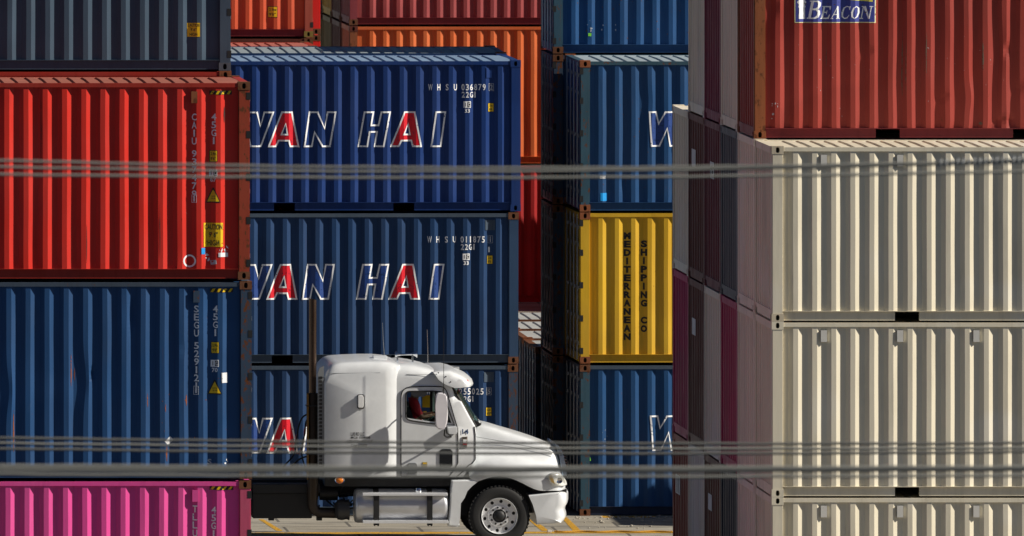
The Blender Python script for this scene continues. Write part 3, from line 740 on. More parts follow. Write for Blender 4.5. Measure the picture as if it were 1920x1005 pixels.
# right hand column of the same block
G_C = 'containers between the truck and the right stack'
XC = (1087.5-CX)*DB/F
pivc = (XC, YB, 0)
C3 = container('steel blue container with a half hidden outlined W, above the yellow one', L20, ST, XC, YB, TB[2]-.005, C_STEEL, post=C_TEAL, castm=C_RUSTO, rail=C_TEAL, brail=C_NAVY, pockets=(3.9,), seed=1, amp=.0064, group=G_C, door='L', hinges='L', rot=ROT, pivot=pivc, tilt=.010, roofm=paint('rusted_pale_roof', (.34, .41, .45), .42, .6))
C2 = container('yellow container with black words written downwards, between two blue ones', L20, ST, XC, YB, TB[1], C_YELLOW, post=C_YELLOW, castm=C_RUSTO, rail=C_YELLOW, brail=C_YELLOW, seed=2, amp=.004, group=G_C, door='L', hinges='L', rot=ROT, pivot=pivc)
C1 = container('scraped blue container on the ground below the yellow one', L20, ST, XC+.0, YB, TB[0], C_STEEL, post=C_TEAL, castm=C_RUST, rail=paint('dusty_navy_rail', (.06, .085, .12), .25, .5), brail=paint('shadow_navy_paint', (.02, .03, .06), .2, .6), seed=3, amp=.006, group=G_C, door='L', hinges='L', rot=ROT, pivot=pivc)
for c, dx, dy, f in ((C3, 0, 0, M_BLUEL), (C1, 3, 570.5, None)):
    lp = [(1215.8+x+dx, y+208.9+dy) for x, y in LW]
    if f:
        bm = bm_new(); poly2d(bm, [inset([(cu(c, x), cz(c, y)) for x, y in lp], .015)]); place(c, bm, 'letter_fill', f, .004)
    dring(c, lp, .028, M_WHITE, 'letter_outline', .007)
def vword(c, s, px, y0, y1, w_):
    n = len(s); st = (y1-y0)/n
    dchars(c, [(ch, px-(w_*(.28 if ch == 'I' else 1))/2, px+(w_*(.28 if ch == 'I' else 1))/2, y0+i*st, y0+i*st+st*.82) for i, ch in enumerate(s) if ch != ' '], plain('solid_black_lettering', (.008, .008, .008), .6), 'lettering', bold=.055)
vword(C2, 'MEDITERRANEAN', 1176.5, 436, 641, 12.5); vword(C2, 'SHIPPING CO', 1208, 451, 626, 11.5)
drect(C1, 1100, 1108, 858, 865, M_LIME, 'tape_patch', .03, rot=.2); drect(C3, 1125, 1136, 330, 335, M_WHITE, 'torn_sticker'); drect(C3, 1126, 1139, 362, 377, M_CYAN, 'tape_patch')
scatter(C1, 1116, 1255, 740, 940, 34, C_TEAL, 'paint_chip', 31, 2.2); scatter(C3, 1116, 1290, 140, 370, 18, C_RUST, 'paint_chip', 33, 1.8); scatter(C1, 1128, 1140, 800, 860, 9, M_GREYW, 'paint_chip', 34, 1.4)
# rows behind it, four tiers high
for r, (dy, px) in enumerate(((2.52, 1037),)):
    D = DB+dy; X0 = (px-CX)*D/F
    for t in range(4):
        m = (C_DKBLUE, C_GREY, C_NAVY3, C_STEEL)[t] if r == 0 else (C_GREY, C_BROWN, C_DKBLUE, C_NAVY3)[t]
        lb = [['dark container end at the bottom of the alley, left of the scraped blue one', 'dark container end in the alley left of the yellow container', 'rust streaked blue container behind the upper steel blue one', 'blue container at the top with a dark bottom rail and rusty corner'][t],
              ['innermost dark container end at alley ground level', 'innermost dark container end one tier up in the alley', 'innermost dark container end two tiers up in the alley', 'innermost dark blue container end at the top of the alley'][t]][r]
        c = container(lb, L20, ST, X0, D-198, TB[t], m, post=C_DKBLUE if t < 3 else C_TEAL, castm=C_RUST, rail=C_DKBLUE, brail=C_NAVY, seed=t % 3+1, amp=.008, group=G_C, door='L', hinges='L' if r == 0 else None,
                      rot=1e-6, pivot=pivc, pockets=(3.2,) if t == 3 else None)
        if r == 0 and t == 3: drect(c, 1103, 1109, 62, 68, M_LIME, 'tape_patch'); scatter(c, 1065, 1290, 0, 74, 26, C_RUST, 'paint_chip', 41, 2.2); scatter(c, 1100, 1110, 38, 58, 4, M_GREYW, 'torn_sticker', 42, 4); scatter(c, 1128, 1160, 45, 60, 5, M_GREYW, 'torn_sticker', 43, 3)
for r in range(4):
    D = DB+5.1+2.55*r; X0 = 20.86+.0*r
    container(['low dark container right behind the tall column in the alley', 'low container whose rusty roof corner shows in the alley gap, nearest', 'low container behind the nearest one in the alley gap', 'low container with pale roof further back in the alley gap', 'low container farthest back in the alley gap'][r], L20, ST, X0, D-198, gz(D-198)+.02*r, (C_DKBLUE, C_GREY, C_DKBLUE, C_BROWN, C_GREY)[r], castm=C_RUSTO, rail=C_RUST,
              roofm=paint('pale_rusty_roof', (.42, .42, .40), .45, .6), group='low row of containers in the alley', door='L', seed=1, amp=.003)

# ------------------------------------------------------------------ far blocks
G_F = 'containers of the far blocks'
def far(label, pxl, pxr, D, z0, m, L=L40, Hc=HC, **k):
    X0 = (pxl-CX)*D/F if pxl is not None else (pxr-CX)*D/F-L
    return container(label, L, Hc, X0, D-198, z0, m, group=G_F, seed=k.pop('seed', 2), amp=.005, **k)
gF = .78
oz = 6.83
far('red container whose faded roof shows above the blue roofs at left', None, 595, 265.4, oz-HC-.08, C_RED2, roofm=paint('faded_red_roof', (.42, .13, .10), .3, .6))
far('red container below the one with the faded roof', None, 595, 265.4, oz-2*HC-.10, C_RED2)
ob = far('orange red container with a small yellow sticker, top left background', None, 587, 268.0, oz, paint('orange_red_paint', (.58, .085, .03), .15, .5), post=paint('dull_orange_post', (.36, .08, .05), .3, .5), brail=C_MAROON, castm=C_OLIVE, door='R', hinges='R')
for k_ in range(2): far('brown container under the orange red one with the sticker' if k_ else 'lowest brown container under the orange red one', None, 587, 268.0, oz-(2-k_)*(HC+.02), C_BROWN, castm=C_RUST)
height_sticker(ob, 502, 520.5, 12, 33)
for k_ in range(4):
    far(['lowest vivid red container in the background gap', 'vivid red container second from the ground in the background gap', 'vivid red container whose post shows as a bright stripe', 'topmost vivid red container in the background gap'][k_], None, 601, 272.5, .9+k_*2.91, paint('vivid_red_paint', (.75, .02, .015), .0, .4))
DF = 281.5
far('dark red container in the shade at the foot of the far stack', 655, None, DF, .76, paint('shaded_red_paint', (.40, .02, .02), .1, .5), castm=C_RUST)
far('orange container in the far stack below the maroon one', 655, None, DF, .76+HC+.02, C_ORANGE, castm=C_BROWN, post=C_RUSTO)
far('maroon container on the orange one at the top of the far stack', 655, None, DF, .76+2*(HC+.02), C_MAROON if False else paint('rosy_maroon_paint', (.32, .06, .06), .1, .5), castm=C_RUST, post=paint('rosy_post', (.26, .05, .06), .1, .5), brail=C_MAROON)
for i, (px, cols, lbs) in enumerate(((637, (C_BROWN, C_BROWN, C_BROWN), ('brown container end low behind the far orange stack', 'brown container end behind the orange container', 'brown container end behind the maroon container')),
                     (619.5, (C_OLIVE, C_OLIVE, C_YELLOW), ('olive container low in the far stack', 'olive container whose end wall shows left of the orange one', 'yellow container corner above the olive one')),
                     (602, (C_BROWN, C_OLIVE, C_BROWN), ('dark container low at the back of the far stack', 'dull olive container end at the back of the far stack', 'dark container high at the back of the far stack')))):
    for t in range(3): far(lbs[t], px, None, DF+2.5*(i+1), .76+t*(HC+.02), cols[t], castm=C_OLIVE if cols[t] is C_YELLOW else C_RUST, L=L40)
for t in range(2): far('unseen dark container added to shade the foot of the far stack', 1036, None, DF-3.6, .76+t*2.6, C_BROWN, Hc=ST, L=L20)  # unseen pair, added to cast shade on the red container behind
# neighbour stack just outside the frame that shades the foot of the blue container
for t in range(2):
    container('rust brown container just outside the frame at right', L20, ST, 21.93+1.79/math.tan(SUN_AZ)-.15, 28.1, t*ST, C_BROWN, group='neighbour stack at the right', seed=1, amp=.003)

# ------------------------------------------------------------------ truck
DT = 223.0
M_TW = plain('white_truck_paint', (.76, .78, .79), .3, 0, .5, .4)
M_TG = plain('grey_fairing_plastic', (.20, .21, .22), .5)
M_DK = plain('black_chassis_paint', (.012, .012, .013), .55)
M_TYRE = plain('tyre_rubber', (.018, .018, .018), .75)
M_ALU = plain('polished_aluminium', (.88, .89, .90), .3, .4)
M_TANK = plain('brushed_aluminium', (.66, .67, .70), .40, .7)
M_CHR = plain('chrome', (.75, .76, .78), .12, 1.0)
M_PIPE = paint('heat_stained_chrome', (.13, .085, .06), .35, .25, metal=.9, bump=.05)
M_GLASS = plain('tinted_glass', (.35, .62, .62), .03, 0, .6, 0, trans=.93)
M_INT = plain('dark_cab_trim', (.03, .03, .032), .7)
M_LENS = plain('clear_lamp_lens', (.80, .80, .74), .12, .2)
M_AMB = plain('amber_lens', (.8, .22, .02), .25)
tb = ((936.5-CX)*DT/F, DT-198+1.22, 0)
TR = empty('truck_tractor', tb, 'white semi truck with sleeper cab and tall exhaust stack, driving in front of the containers', 'truck')
def TP(px, py, d): x, y, z = PX(px, py, DT+d); return (x-tb[0], y-tb[1], z-tb[2])
def tl(name, bm, mat, smooth=35, parent=None, lab=None):
    o = link(name, mesh(bm, name, smooth), mat, parent or TR)
    if lab: o['label'] = lab
    return o
def slices(bm, sl):
    """sl: list of equal-length 3D outlines; caps at both ends"""
    R = [[bm.verts.new(p) for p in o] for o in sl]; n = len(sl[0])
    for a, b in zip(R, R[1:]):
        for k in range(n): bm.faces.new((a[k], a[(k+1) % n], b[(k+1) % n], b[k]))
    bm.faces.new(R[0]); bm.faces.new(R[-1][::-1])
def prism(pts, d0, d1, bev=0, seg=2, bm=None):
    """photo outline at depth d0, extruded straight back to d1"""
    bm = bm or bm_new(); a = [TP(x, y, d0) for x, y in pts]
    slices(bm, [a, [(p[0], p[1]+(d1-d0), p[2]) for p in a]])
    if bev: bmesh.ops.bevel(bm, geom=bm.edges[:], offset=bev, segments=seg, affect='EDGES', clamp_overlap=True)
    return bm
def boolean(o, bm, op='DIFFERENCE'):
    me = mesh(bm, 'cut'); c = bpy.data.objects.new('cut', me); COL.objects.link(c); c.parent = o.parent
    c.matrix_parent_inverse = Matrix(); md = o.modifiers.new('b', 'BOOLEAN'); md.object = c; md.operation = op; md.solver = 'EXACT'
    bpy.context.view_layer.update(); dg = bpy.context.evaluated_depsgraph_get()
    nm = bpy.data.meshes.new_from_object(o.evaluated_get(dg)); o.modifiers.clear(); mats = [s.material for s in o.material_slots]
    o.data = nm
    while len(nm.materials) > len(mats): nm.materials.pop()
    for i, m in enumerate(mats): o.material_slots[i].link = 'OBJECT'; o.material_slots[i].material = m
    for p in nm.polygons: p.material_index = 0
    bpy.data.objects.remove(c)
def arc(x0, y0, x1, y1, bx, by, n=6):       # quadratic curve
    return [((1-t)**2*x0+2*t*(1-t)*bx+t*t*x1, (1-t)**2*y0+2*t*(1-t)*by+t*t*y1) for t in [i/n for i in range(n+1)]]

# sleeper box ---------------------------------------------------------------
rear = arc(607, 712, 640, 671, 609, 672, 7)
roof = [(660, 669.5), (690, 668.5), (715, 668.5), (735, 670.5)]
front = [(752, 676), (753, 700), (753, 760), (753, 830), (753, 894)]
outl = [(607, 894), (607, 830), (607, 760)]+rear+roof+front
nr = 3+len(rear)
def sleeper_slice(d, drop, ri, fi):
    o = []
    for i, (x, y) in enumerate(outl):
        p = list(TP(x, y, 1.22)); q = TP(x, y, 0)
        p[0] = q[0]; p[1] = d-1.22; p[2] = p[2] if y < 705 else q[2]
        if 3 <= i < nr+len(roof)+1:
            f = 1 if y < 700 else .4
            p[2] -= drop*f
        if i < 5: p[0] += ri
        if i >= nr+len(roof): p[0] -= fi
        elif i >= nr+len(roof)-2: p[0] -= fi*.5
        o.append(tuple(p))
    return o
bm = bm_new()
SS = [(0, .20, .05, .27), (.010, .145, .03, .235), (.024, .105, .015, .19), (.045, .07, .006, .145), (.07, .045, 0, .10), (.095, .03, 0, .06), (.14, .018, 0, .02), (.3, .008, 0, 0), (1.22, 0, 0, 0)]
SS2 = SS+[(2.44-a, b, c, d) for a, b, c, d in SS[-2::-1]]
slices(bm, [sleeper_slice(*s) for s in SS2])
sleeper = tl('sleeper_box', bm, M_TW, 28)
# cab -------------------------------------------------------------------------
cab = [(740, 894), (740, 800), (740, 700), (742, 676), (760, 674), (780, 677), (804, 682.5), (824, 690), (840, 701), (847, 712), (851, 727), (864, 753), (878, 780), (889, 799), (892.5, 806), (892.5, 855), (888, 866), (868, 894)]
def cab_slice(d, drop, back):
    o = []
    for i, (x, y) in enumerate(cab):
        q = TP(x, y, .1); p = [q[0], d-1.22, q[2]]
        if 3 <= i <= 10: r = TP(x, y, 1.2); p[2] = r[2]-drop
        if 8 <= i <= 15: p[0] -= back*(1 if i < 15 else .3)
        if 9 <= i <= 13: p[0] += (.20*(1-((d-1.22)/1.14)**2) if i >= 12 else .14*(1-((d-1.22)/1.14)**2))
        o.append(tuple(p))
    return o
CS = [(.085, .24, .03), (.095, .17, .01), (.12, .11, 0), (.17, .06, 0), (.26, .025, 0), (.5, .008, 0), (.85, 0, 0), (1.22, 0, 0)]
CS2 = CS+[(2.44-a, b, c) for a, b, c in CS[-2::-1]]
bm = bm_new(); slices(bm, [cab_slice(*s) for s in CS2])
cabo = tl('cab_shell', bm, M_TW, 28)
bm = prism([(745, 885), (745, 700), (835, 708), (850, 735), (884, 803), (884, 860), (862, 885)], .15, 2.29); boolean(cabo, bm)
win = arc(761, 741, 768, 734, 761, 734, 3)+[(812, 733.5), (827, 735)]+[(832, 741), (852, 797.5), (815, 795), (775, 789.5)]+arc(768, 788, 761, 781, 762, 786, 3)
bm = prism(win, -.5, 3.2); boolean(cabo, bm)
bm = bm_new(); a = [TP(848.5, 729, .1), TP(887, 797, .1)]
for s in (0,):
    ys = (.19-1.22, 1.03)
    P = [(a[0][0]-.12, ys[0], a[0][2]-.05), (a[1][0]-.12, ys[0], a[1][2]+.02), (a[1][0]+.6, ys[0], a[1][2]+.02), (a[0][0]+.6, ys[0], a[0][2]-.05)]
    slices(bm, [P, [(p[0], ys[1], p[2]) for p in P]])
boolean(cabo, bm)
for p in cabo.data.polygons: p.use_smooth = True
cabo.data.set_sharp_from_angle(angle=math.radians(28))
# windshield
bm = bm_new(); rows_ = []
for d in [.16, .2, .3, .5, .85, 1.22, 1.59, 1.94, 2.14, 2.24, 2.28]:
    b_ = .20*(1-((d-1.22)/1.14)**2); rows_.append([bm.verts.new((TP(x, y, .1)[0]+(b_ if j else b_*.7)-.012, d-1.22, TP(x, y, .1)[2])) for j, (x, y) in enumerate(((849.5, 727), (889, 799.5)))])
for a, b in zip(rows_, rows_[1:]): bm.faces.new((a[0], a[1], b[1], b[0]))
tl('windshield', bm, M_GLASS, 60)
bm = bm_new()
for e in (0, 1):
    pts = [(v.x, v.y, v.z) for v in [Vector((TP(x, y, .1)[0]+.20*(1-((d-1.22)/1.14)**2)*(.7 if not e else 1), d-1.22, TP(x, y, .1)[2])) for d in (.15, .3, .6, 1.22, 1.84, 2.14, 2.29) for x, y in [((849, 727), (889.5, 799.5))[e]]]]
    tube(bm, pts, .016, 6)
for d in (.16, 2.28): tube(bm, [(TP(849, 727, .1)[0]+.0, d-1.22, TP(849, 727, .1)[2]), (TP(889.5, 800, .1)[0]+.03, d-1.22, TP(889.5, 800, .1)[2])], .022, 6)
tl('windshield_seal', bm, M_BLACK, 60)
# door on both sides
dout = [(752, 893)]+arc(752, 745, 775, 725, 752, 725, 6)+[(800, 724.5), (826, 725)]+arc(830, 725.5, 840, 741, 836, 727, 3)+[(852, 783), (858, 803), (859, 830), (858.5, 868), (853, 879), (842, 893)]
def ring_plate(outer, hole, d, th):
    bm = bm_new(); T = geometry.tessellate_polygon([[Vector((x, y, 0)) for x, y in lp] for lp in (outer, hole)])
    for dd in (d, d+th):
        vs = [bm.verts.new(TP(x, y, d)[:1]+(dd-1.22,)+TP(x, y, d)[2:]) for lp in (outer, hole) for x, y in lp]
        for t in T: bm.faces.new([vs[i] for i in t])
        if dd == d: v0 = vs
    no, nh = len(outer), len(hole)
    for s, n in ((0, no), (no, nh)):
        for k in range(n): bm.faces.new((v0[s+k], v0[s+(k+1) % n], vs[s+(k+1) % n], vs[s+k]))
    return bm
for side, lab in ((.072, None), (2.354, None)):
    dr = tl('door', ring_plate(dout, win, side, .016), M_TW, 30, lab=lab)
    bm = bm_new(); dd = side-.001 if side < 1 else side+.017
    loop = [TP(x, y, side) for x, y in dout]; loop = [(p[0], dd-1.22, p[2]) for p in loop]; tube(bm, loop+[loop[0]], .0085, 6, False)
    tl('door_seal', bm, M_BLACK, 60, dr)
    bm = bm_new(); loop = [TP(x, y, side) for x, y in win]; loop = [(p[0], dd-1.22, p[2]) for p in loop]; tube(bm, loop+[loop[0]], .013, 6, False)
    tl('window_seal', bm, M_BLACK, 60, dr)
    bm = bm_new(); tube(bm, [(p[0], dd-1.22, p[2]) for p in (TP(817, 734, side), TP(820, 795, side))], .016, 6); tl('window_bar', bm, M_BLACK, 60, dr)
    if side < 1:
        bm = prism([(824, 845), (829, 842), (844, 842), (848.5, 846), (848.5, 873), (841, 880.5), (829, 880.5), (824, 875)], .058, .075); tl('lower_window', bm, plain('smoked_glass', (.015, .016, .018), .15), 30, dr)
        bm = prism([(764.5, 871), (767, 868), (779, 868), (782, 871), (782, 888), (764.5, 888)], .045, .075, .006); tl('door_handle', bm, M_TG, 30, dr)
        bm = prism([(763, 889.5), (782, 889.5), (781, 893), (763, 893)], .05, .075, .004); tl('step_plate', bm, M_TG, 30, dr)
        bm = prism([(792, 866.5), (801, 866.5), (801, 878), (792, 878)], .067, .073); tl('door_sticker', bm, plain('tan_sticker', (.35, .28, .12), .6), 30, dr)
        bm = prism([(793, 867.5), (800, 867.5), (800, 870), (793, 870)], .064, .068); tl('door_sticker', bm, M_YEL, 30, dr)
# fleet number and cowl decal, permit lettering
def flat_text(s, x0, x1, y0, y1, d, mat, name='lettering'):
    a = TP(x0, y1, d); b = TP(x1, y0, d); bm = text_bm(s, a[0], b[0], a[2], b[2])
    for v in bm.verts: v.co.y = d-1.22
    me = bpy.data.meshes.new(name); bm.to_mesh(me); bm.free(); return link(name, me, mat, TR)
M_NUM = plain('dark_blue_vinyl', (.02, .06, .17), .5)
M_PER = plain('permit_lettering', (.02, .02, .02), .6)
flat_text('14', 866.5, 878.5, 804.5, 814, .078, M_NUM)
flat_text('LUIS RD LLC', 657.5, 683, 810.5, 817, -.004, M_PER); flat_text('MC# 1504008', 658, 694, 818.3, 823, -.004, M_PER)
flat_text('USDOT# 4001668', 651, 698.5, 825, 830.7, -.004, M_PER); flat_text('CA# 622603', 658, 688, 832.5, 838.5, -.004, M_PER)
bm = prism([(867, 819), (876.5, 818.5), (876, 839), (866.5, 839)], .074, .084); tl('cowl_sticker', bm, plain('mottled_sticker', (.30, .25, .20), .6), 30)
for k, (a, b, m) in enumerate(((820, 822, M_BLACKL), (824, 830, M_WHITE), (831, 834, M_REDL), (835.5, 838, M_BLACKL))):
    tl('cowl_sticker', prism([(868.3, a), (875, a), (875, b), (868.3, b)], .070, .074), m, 30)
# seam at the back of the hood
bm = bm_new(); tube(bm, [(p[0], -.10-1.22+.185, p[2]) for p in [TP(x, y, .08) for x, y in ((889.5, 800), (891.2, 815), (891.2, 861), (886, 868), (878, 873), (868, 884), (856, 894))]], .008, 6); tl('hood_seam', bm, M_BLACK, 60)
# sleeper window and lamp
bm = prism([(669.5, 742), (672, 739.5), (681, 739.5), (683.5, 742), (683.5, 764), (681, 766.5), (672, 766.5), (669.5, 764)], -.012, .01); sw = tl('sleeper_window', bm, M_BLACK, 30)
bm = prism([(671, 743), (672.8, 741), (680.2, 741), (682, 743), (682, 763), (680.2, 765), (672.8, 765), (671, 763)], -.068, -.012, .01); tl('window_cover', bm, plain('bright_white_plastic', (.85, .85, .84), .4), 30, sw)
bm = bm_new(); c_ = TP(637, 900.5, .02); lathe(bm, [(0, -.02), (.03, -.016), (.045, .0), (.045, .03)], (0, 0, 0), 'Y', 20)
for v in bm.verts: v.co = (c_[0]+v.co.x*1.45, c_[1]+v.co.y, c_[2]+v.co.z)
lm = tl('marker_light', bm, M_AMB, 50)
bm = bm_new(); lathe(bm, [(.045, .0), (.056, -.008), (.06, .012)], (0, 0, 0), 'Y', 20)
for v in bm.verts: v.co = (c_[0]+v.co.x*1.42, c_[1]+v.co.y, c_[2]+v.co.z)
tl('marker_bezel', bm, M_CHR, 50, lm)
# roof line trim lines on the sleeper
bm = bm_new(); tube(bm, [(TP(612, 700, 0)[0], .0035-1.22, TP(612, 700, 0)[2]), (TP(713, 699, 0)[0], .0035-1.22, TP(713, 699, 0)[2])], .004, 4); tl('panel_seam', bm, M_TG, 60)
bm = bm_new(); tube(bm, [(TP(762, 702, .08)[0], .088-1.22, TP(762, 702, .08)[2]), (TP(815, 702, .08)[0], .088-1.22, TP(815, 702, .08)[2])], .004, 4); tl('panel_seam', bm, M_TG, 60)
# side extender behind the sleeper
bm = prism([(596, 700), (599, 690), (607.5, 686), (607.5, 893), (596, 893)], .03, .09); ex = tl('side_extender', bm, M_TG, 30)
bm = bm_new()
for y in range(706, 885, 7): prism([(598, y), (604, y), (604, y+4.6), (598, y+4.6)], .024, .031, bm=bm)
tl('slot', bm, M_DK, 30, ex)
bm = prism([(596, 700), (599, 690), (607.5, 686), (607.5, 893), (596, 893)], 2.33, 2.40); tl('side_extender', bm, M_TG, 30)
# sun visor / roof cap --------------------------------------------------------
vis = [(811, 697), (811.5, 689.5), (819, 684.5), (840, 682), (852, 687), (862, 694), (870, 702), (877, 712), (878.5, 719), (877.5, 725.5), (866, 727), (851, 727), (838, 722), (831, 718.5), (822, 712)]
def vis_slice(d, sh):
    o = []
    for i, (x, y) in enumerate(vis):
        q = TP(x, y, .1); b_ = .16*(1-((d-1.22)/1.25)**2) if 3 <= i <= 11 else 0
        if 1 <= i <= 8: q = (q[0], q[1], TP(x, y, (1.2, 1.5, 1.8, 1.8, 1.5, 1.2, .8, .4)[i-1])[2]-.01)
        p = [q[0]+b_-(sh if 4 <= i <= 10 else 0), d-1.22, q[2]-(sh if i in (2, 3, 4, 5) else 0)]
        o.append(tuple(p))
    return o
VS = [(.0, .09), (.012, .05), (.04, .02), (.09, .005), (.2, 0), (.6, 0), (1.22, 0)]
VS2 = VS+[(2.44-a, b) for a, b in VS[-2::-1]]
bm = bm_new(); slices(bm, [vis_slice(*s) for s in VS2]); vz = tl('sun_visor', bm, M_TW, 30)
bm = bm_new()
for x, y in ((822, 699), (836, 706), (845, 716)):
    q = TP(x, y, 0); lathe(bm, [(0, -.006), (.010, -.004), (.012, .004)], (q[0], -1.222, q[2]), 'Y', 10)
tl('screw', bm, M_DK, 60, vz)
bm = bm_new(); q = TP(875, 716, .05); lathe(bm, [(0, -.02), (.028, -.012), (.034, .02)], (0, 0, 0), 'X', 12)
for v in bm.verts: v.co = (q[0]-v.co.x+.02, q[1]+v.co.y+.1, q[2]+v.co.z)
tl('roof_marker', bm, M_REDL, 50, vz)
bm = bm_new(); q = TP(841, 688.5, 1.25); lathe(bm, [(.001, .004), (.15, .004), (.17, .012), (.18, .0), (.18, -.05)], (0, 0, 0), 'Z', 24)
for v in bm.verts: v.co = (q[0]+v.co.x, q[1]+v.co.y*1.7, q[2]+v.co.z-.0)
tl('vent_recess', bm, M_TG, 50, vz)
# hood and fenders ------------------------------------------------------------
arch = lambda x: 968-math.sqrt(max(0, 75.5**2-(x-936.5)**2)) if abs(x-936.5) < 75.5 else 920
HS = [  # x, top, shoulder d, fender top, bottom, side offset
 (880, 812, .62, 886, 897, .10), (891, 792, .60, 870, 903, .07), (900, 789.5, .58, 864, None, .05), (913, 790, .56, 860, None, .03), (930, 794.5, .54, 858, None, .02), (949, 800.5, .52, 858, None, .01),
 (976, 808, .50, 861, None, .01), (1004, 817, .49, 868, 920.5, .015), (1024, 824.5, .49, 874, 920.5, .03), (1036, 829.5, .50, 879, 920.5, .05), (1043, 832.5, .52, 883, 920.5, .07), (1048, 836.5, .56, 886, 920.5, .10),
 (1052, 846, .62, 889.5, 920.5, .14), (1056, 857, .68, 893, 920, .20), (1059.5, 872, .74, 897, 920, .28), (1063, 887, .80, 902, 920, .40), (1065.5, 900, .86, 908, 919.5, .58)]
def hood_sec(s, inn=0.0):
    x, top, ds, ft, bot, off = s; bot = arch(x) if bot is None else bot
    x0 = TP(x, 900, .1)[0]; zt = TP(x, top, 1.1)[2]; zf = TP(x, ft, .2)[2]; zb = TP(x, bot, .02)[2]
    zt = max(zt, zf+.01)
    ysh = ds; dz = zt-zf
    P = [(1.22, zt), (.95, zt-.004), (ysh+.08, zt-.02*min(1, dz*3)), (ysh-.02, zt-.06*min(1, dz*2.2)), (ysh-.07, zt-.16*min(1, dz*1.8)), (ysh-.11, zf+dz*.42), (max(off+.26, ysh-.18), zf+dz*.13),
         (off+.19, zf+dz*.02), (off+.11, zf-.02), (off+.045, zf-.07), (off+.012, zf-.15*min(1, (zf-zb)*3)), (off, zf-.45*(zf-zb)-.05), (off, zf-.8*(zf-zb)), (off+.012, zb)]
    zz = zf
    P = [(y, max(z, zb)) for y, z in P]
    full = P[::-1]+[(2.44-y, z) for y, z in P[1:]]
    return [(x0, y-1.22, z) for y, z in full]
bm = bm_new(); R_ = [[bm.verts.new(p) for p in hood_sec(s)] for s in HS]
for a, b in zip(R_, R_[1:]):
    for k in range(len(a)-1): bm.faces.new((a[k], a[k+1], b[k+1], b[k]))
bm.faces.new(R_[-1])
hood = tl('hood', bm, M_TW, 40)
sb = hood.modifiers.new('s', 'SUBSURF'); sb.levels = 2; sb.render_levels = 2
# crease line on the hood side, wiper well
bm = bm_new(); tube(bm, [tuple(Vector(TP(x, y, dd))) for x, y, dd in ((893, 819, .44), (930, 825.5, .40), (965, 832, .375), (1000, 839, .36), (1030, 846, .365), (1044, 850.5, .38))], .0045, 5); tl('hood_seam', bm, M_TG, 60, hood)
bm = prism([(887, 797), (889, 791), (893, 789.5), (899, 792), (902.5, 797), (898, 799), (890, 800)], .16, .5, .01); tl('wiper_cowl', bm, M_DK, 40)
# grille
gr_o = [(1041, 831.5), (1047, 835), (1053.5, 846), (1057.5, 858), (1060.5, 872), (1062.5, 888), (1062, 893), (1055, 893), (1050, 860)]
bm = prism(gr_o, .44, 2.0, .012); gq = tl('grille', bm, plain('chrome_grille', (.42, .52, .66), .22, .9), 40)
bm = bm_new()
for k in range(9):
    yy = 840+k*5.6; q = TP(1047+12*math.sin(min(1, k/8)*1.45), yy, .43); box(bm, q[0]-.02, q[0]+.075, -.70, .70, q[2]-.008, q[2]+.008)
tl('grille_bar', bm, M_CHR, 30, gq)
# headlights
hl = [(1026.5, 892)]+arc(1030, 887.5, 1056, 893, 1044, 883, 5)+arc(1059, 897, 1064, 909.5, 1063, 902, 3)+arc(1060, 911, 1036, 909, 1048, 912, 4)+[(1030, 903)]
for k, (d0, d1) in enumerate(((.005, .34), (2.10, 2.435))):
    bm = bm_new(); n = len(hl); cxm, cym = 1046, 900; ls = []
    steps = [(d0+.03, 1.0), (d0+.012, .95), (d0, .8), (d0-.006, .5)] if k == 0 else [(d1-.03, 1.0), (d1-.012, .95), (d1, .8), (d1+.006, .5)]
    for dd, f in [((d1 if k == 0 else d0), 1.0)]+steps: ls.append([tuple([TP(cxm+(x-cxm)*f, cym+(y-cym)*f, .1)[0], dd-1.22+max(0, x-1042)/24*.16*(1 if k == 0 else -1)*(1 if dd in [s_[0] for s_ in steps] else 0), TP(cxm+(x-cxm)*f, cym+(y-cym)*f, .1)[2]]) for x, y in hl])
    slices(bm, ls); ho = tl('headlight', bm, M_LENS, 50)
    if k == 0:
        tl('turn_signal', prism([(1028.5, 893), (1034, 890), (1038, 899), (1040, 907), (1034, 904)], -.004, .01), plain('dull_amber', (.45, .30, .10), .3), 40, ho)
        bm = bm_new(); q = TP(1049, 901, .02); lathe(bm, [(0, .0), (.035, -.006), (.05, -.014)], (q[0], q[1]-.01+.02, q[2]), 'Y', 16); tl('bulb_reflector', bm, M_CHR, 50, ho)
# bumper
bmp = [(991, 927.5), (1030, 923.5), (1056, 922.5), (1064, 923.5), (1067, 927), (1067, 940), (1065.5, 947), (1062, 952), (1061, 958), (1063, 964), (1063.5, 970), (1061, 976), (1055, 980), (1035, 982), (1006, 983.5), (1004.5, 968), (998, 944)]
def bp_slice(d, back, sh):
    o = []
    for i, (x, y) in enumerate(bmp):
        q = TP(x, y, .1); xx = q[0]
        if 2 <= i <= 12: xx = q[0]-back*(1 if 3 <= i <= 11 else .4)
        zc = TP(1, 952, .1)[2]; z = q[2]+(zc-q[2])*sh
        o.append((xx, d-1.22, z))
    return o
BS = [(.02, .20, .10), (.028, .16, .05), (.05, .115, .015), (.09, .075, 0), (.15, .045, 0), (.24, .02, 0), (.4, .0, 0), (.7, -.04, 0), (1.22, -.07, 0)]
BS2 = BS+[(2.44-a, b, c) for a, b, c in BS[-2::-1]]
bm = bm_new(); slices(bm, [bp_slice(*s) for s in BS2]); tl('bumper', bm, M_TW, 32)
bm = prism([(994, 919), (1063, 918), (1062, 925), (996, 929)], .22, 2.2); tl('bumper_gap', bm, M_DK, 30)
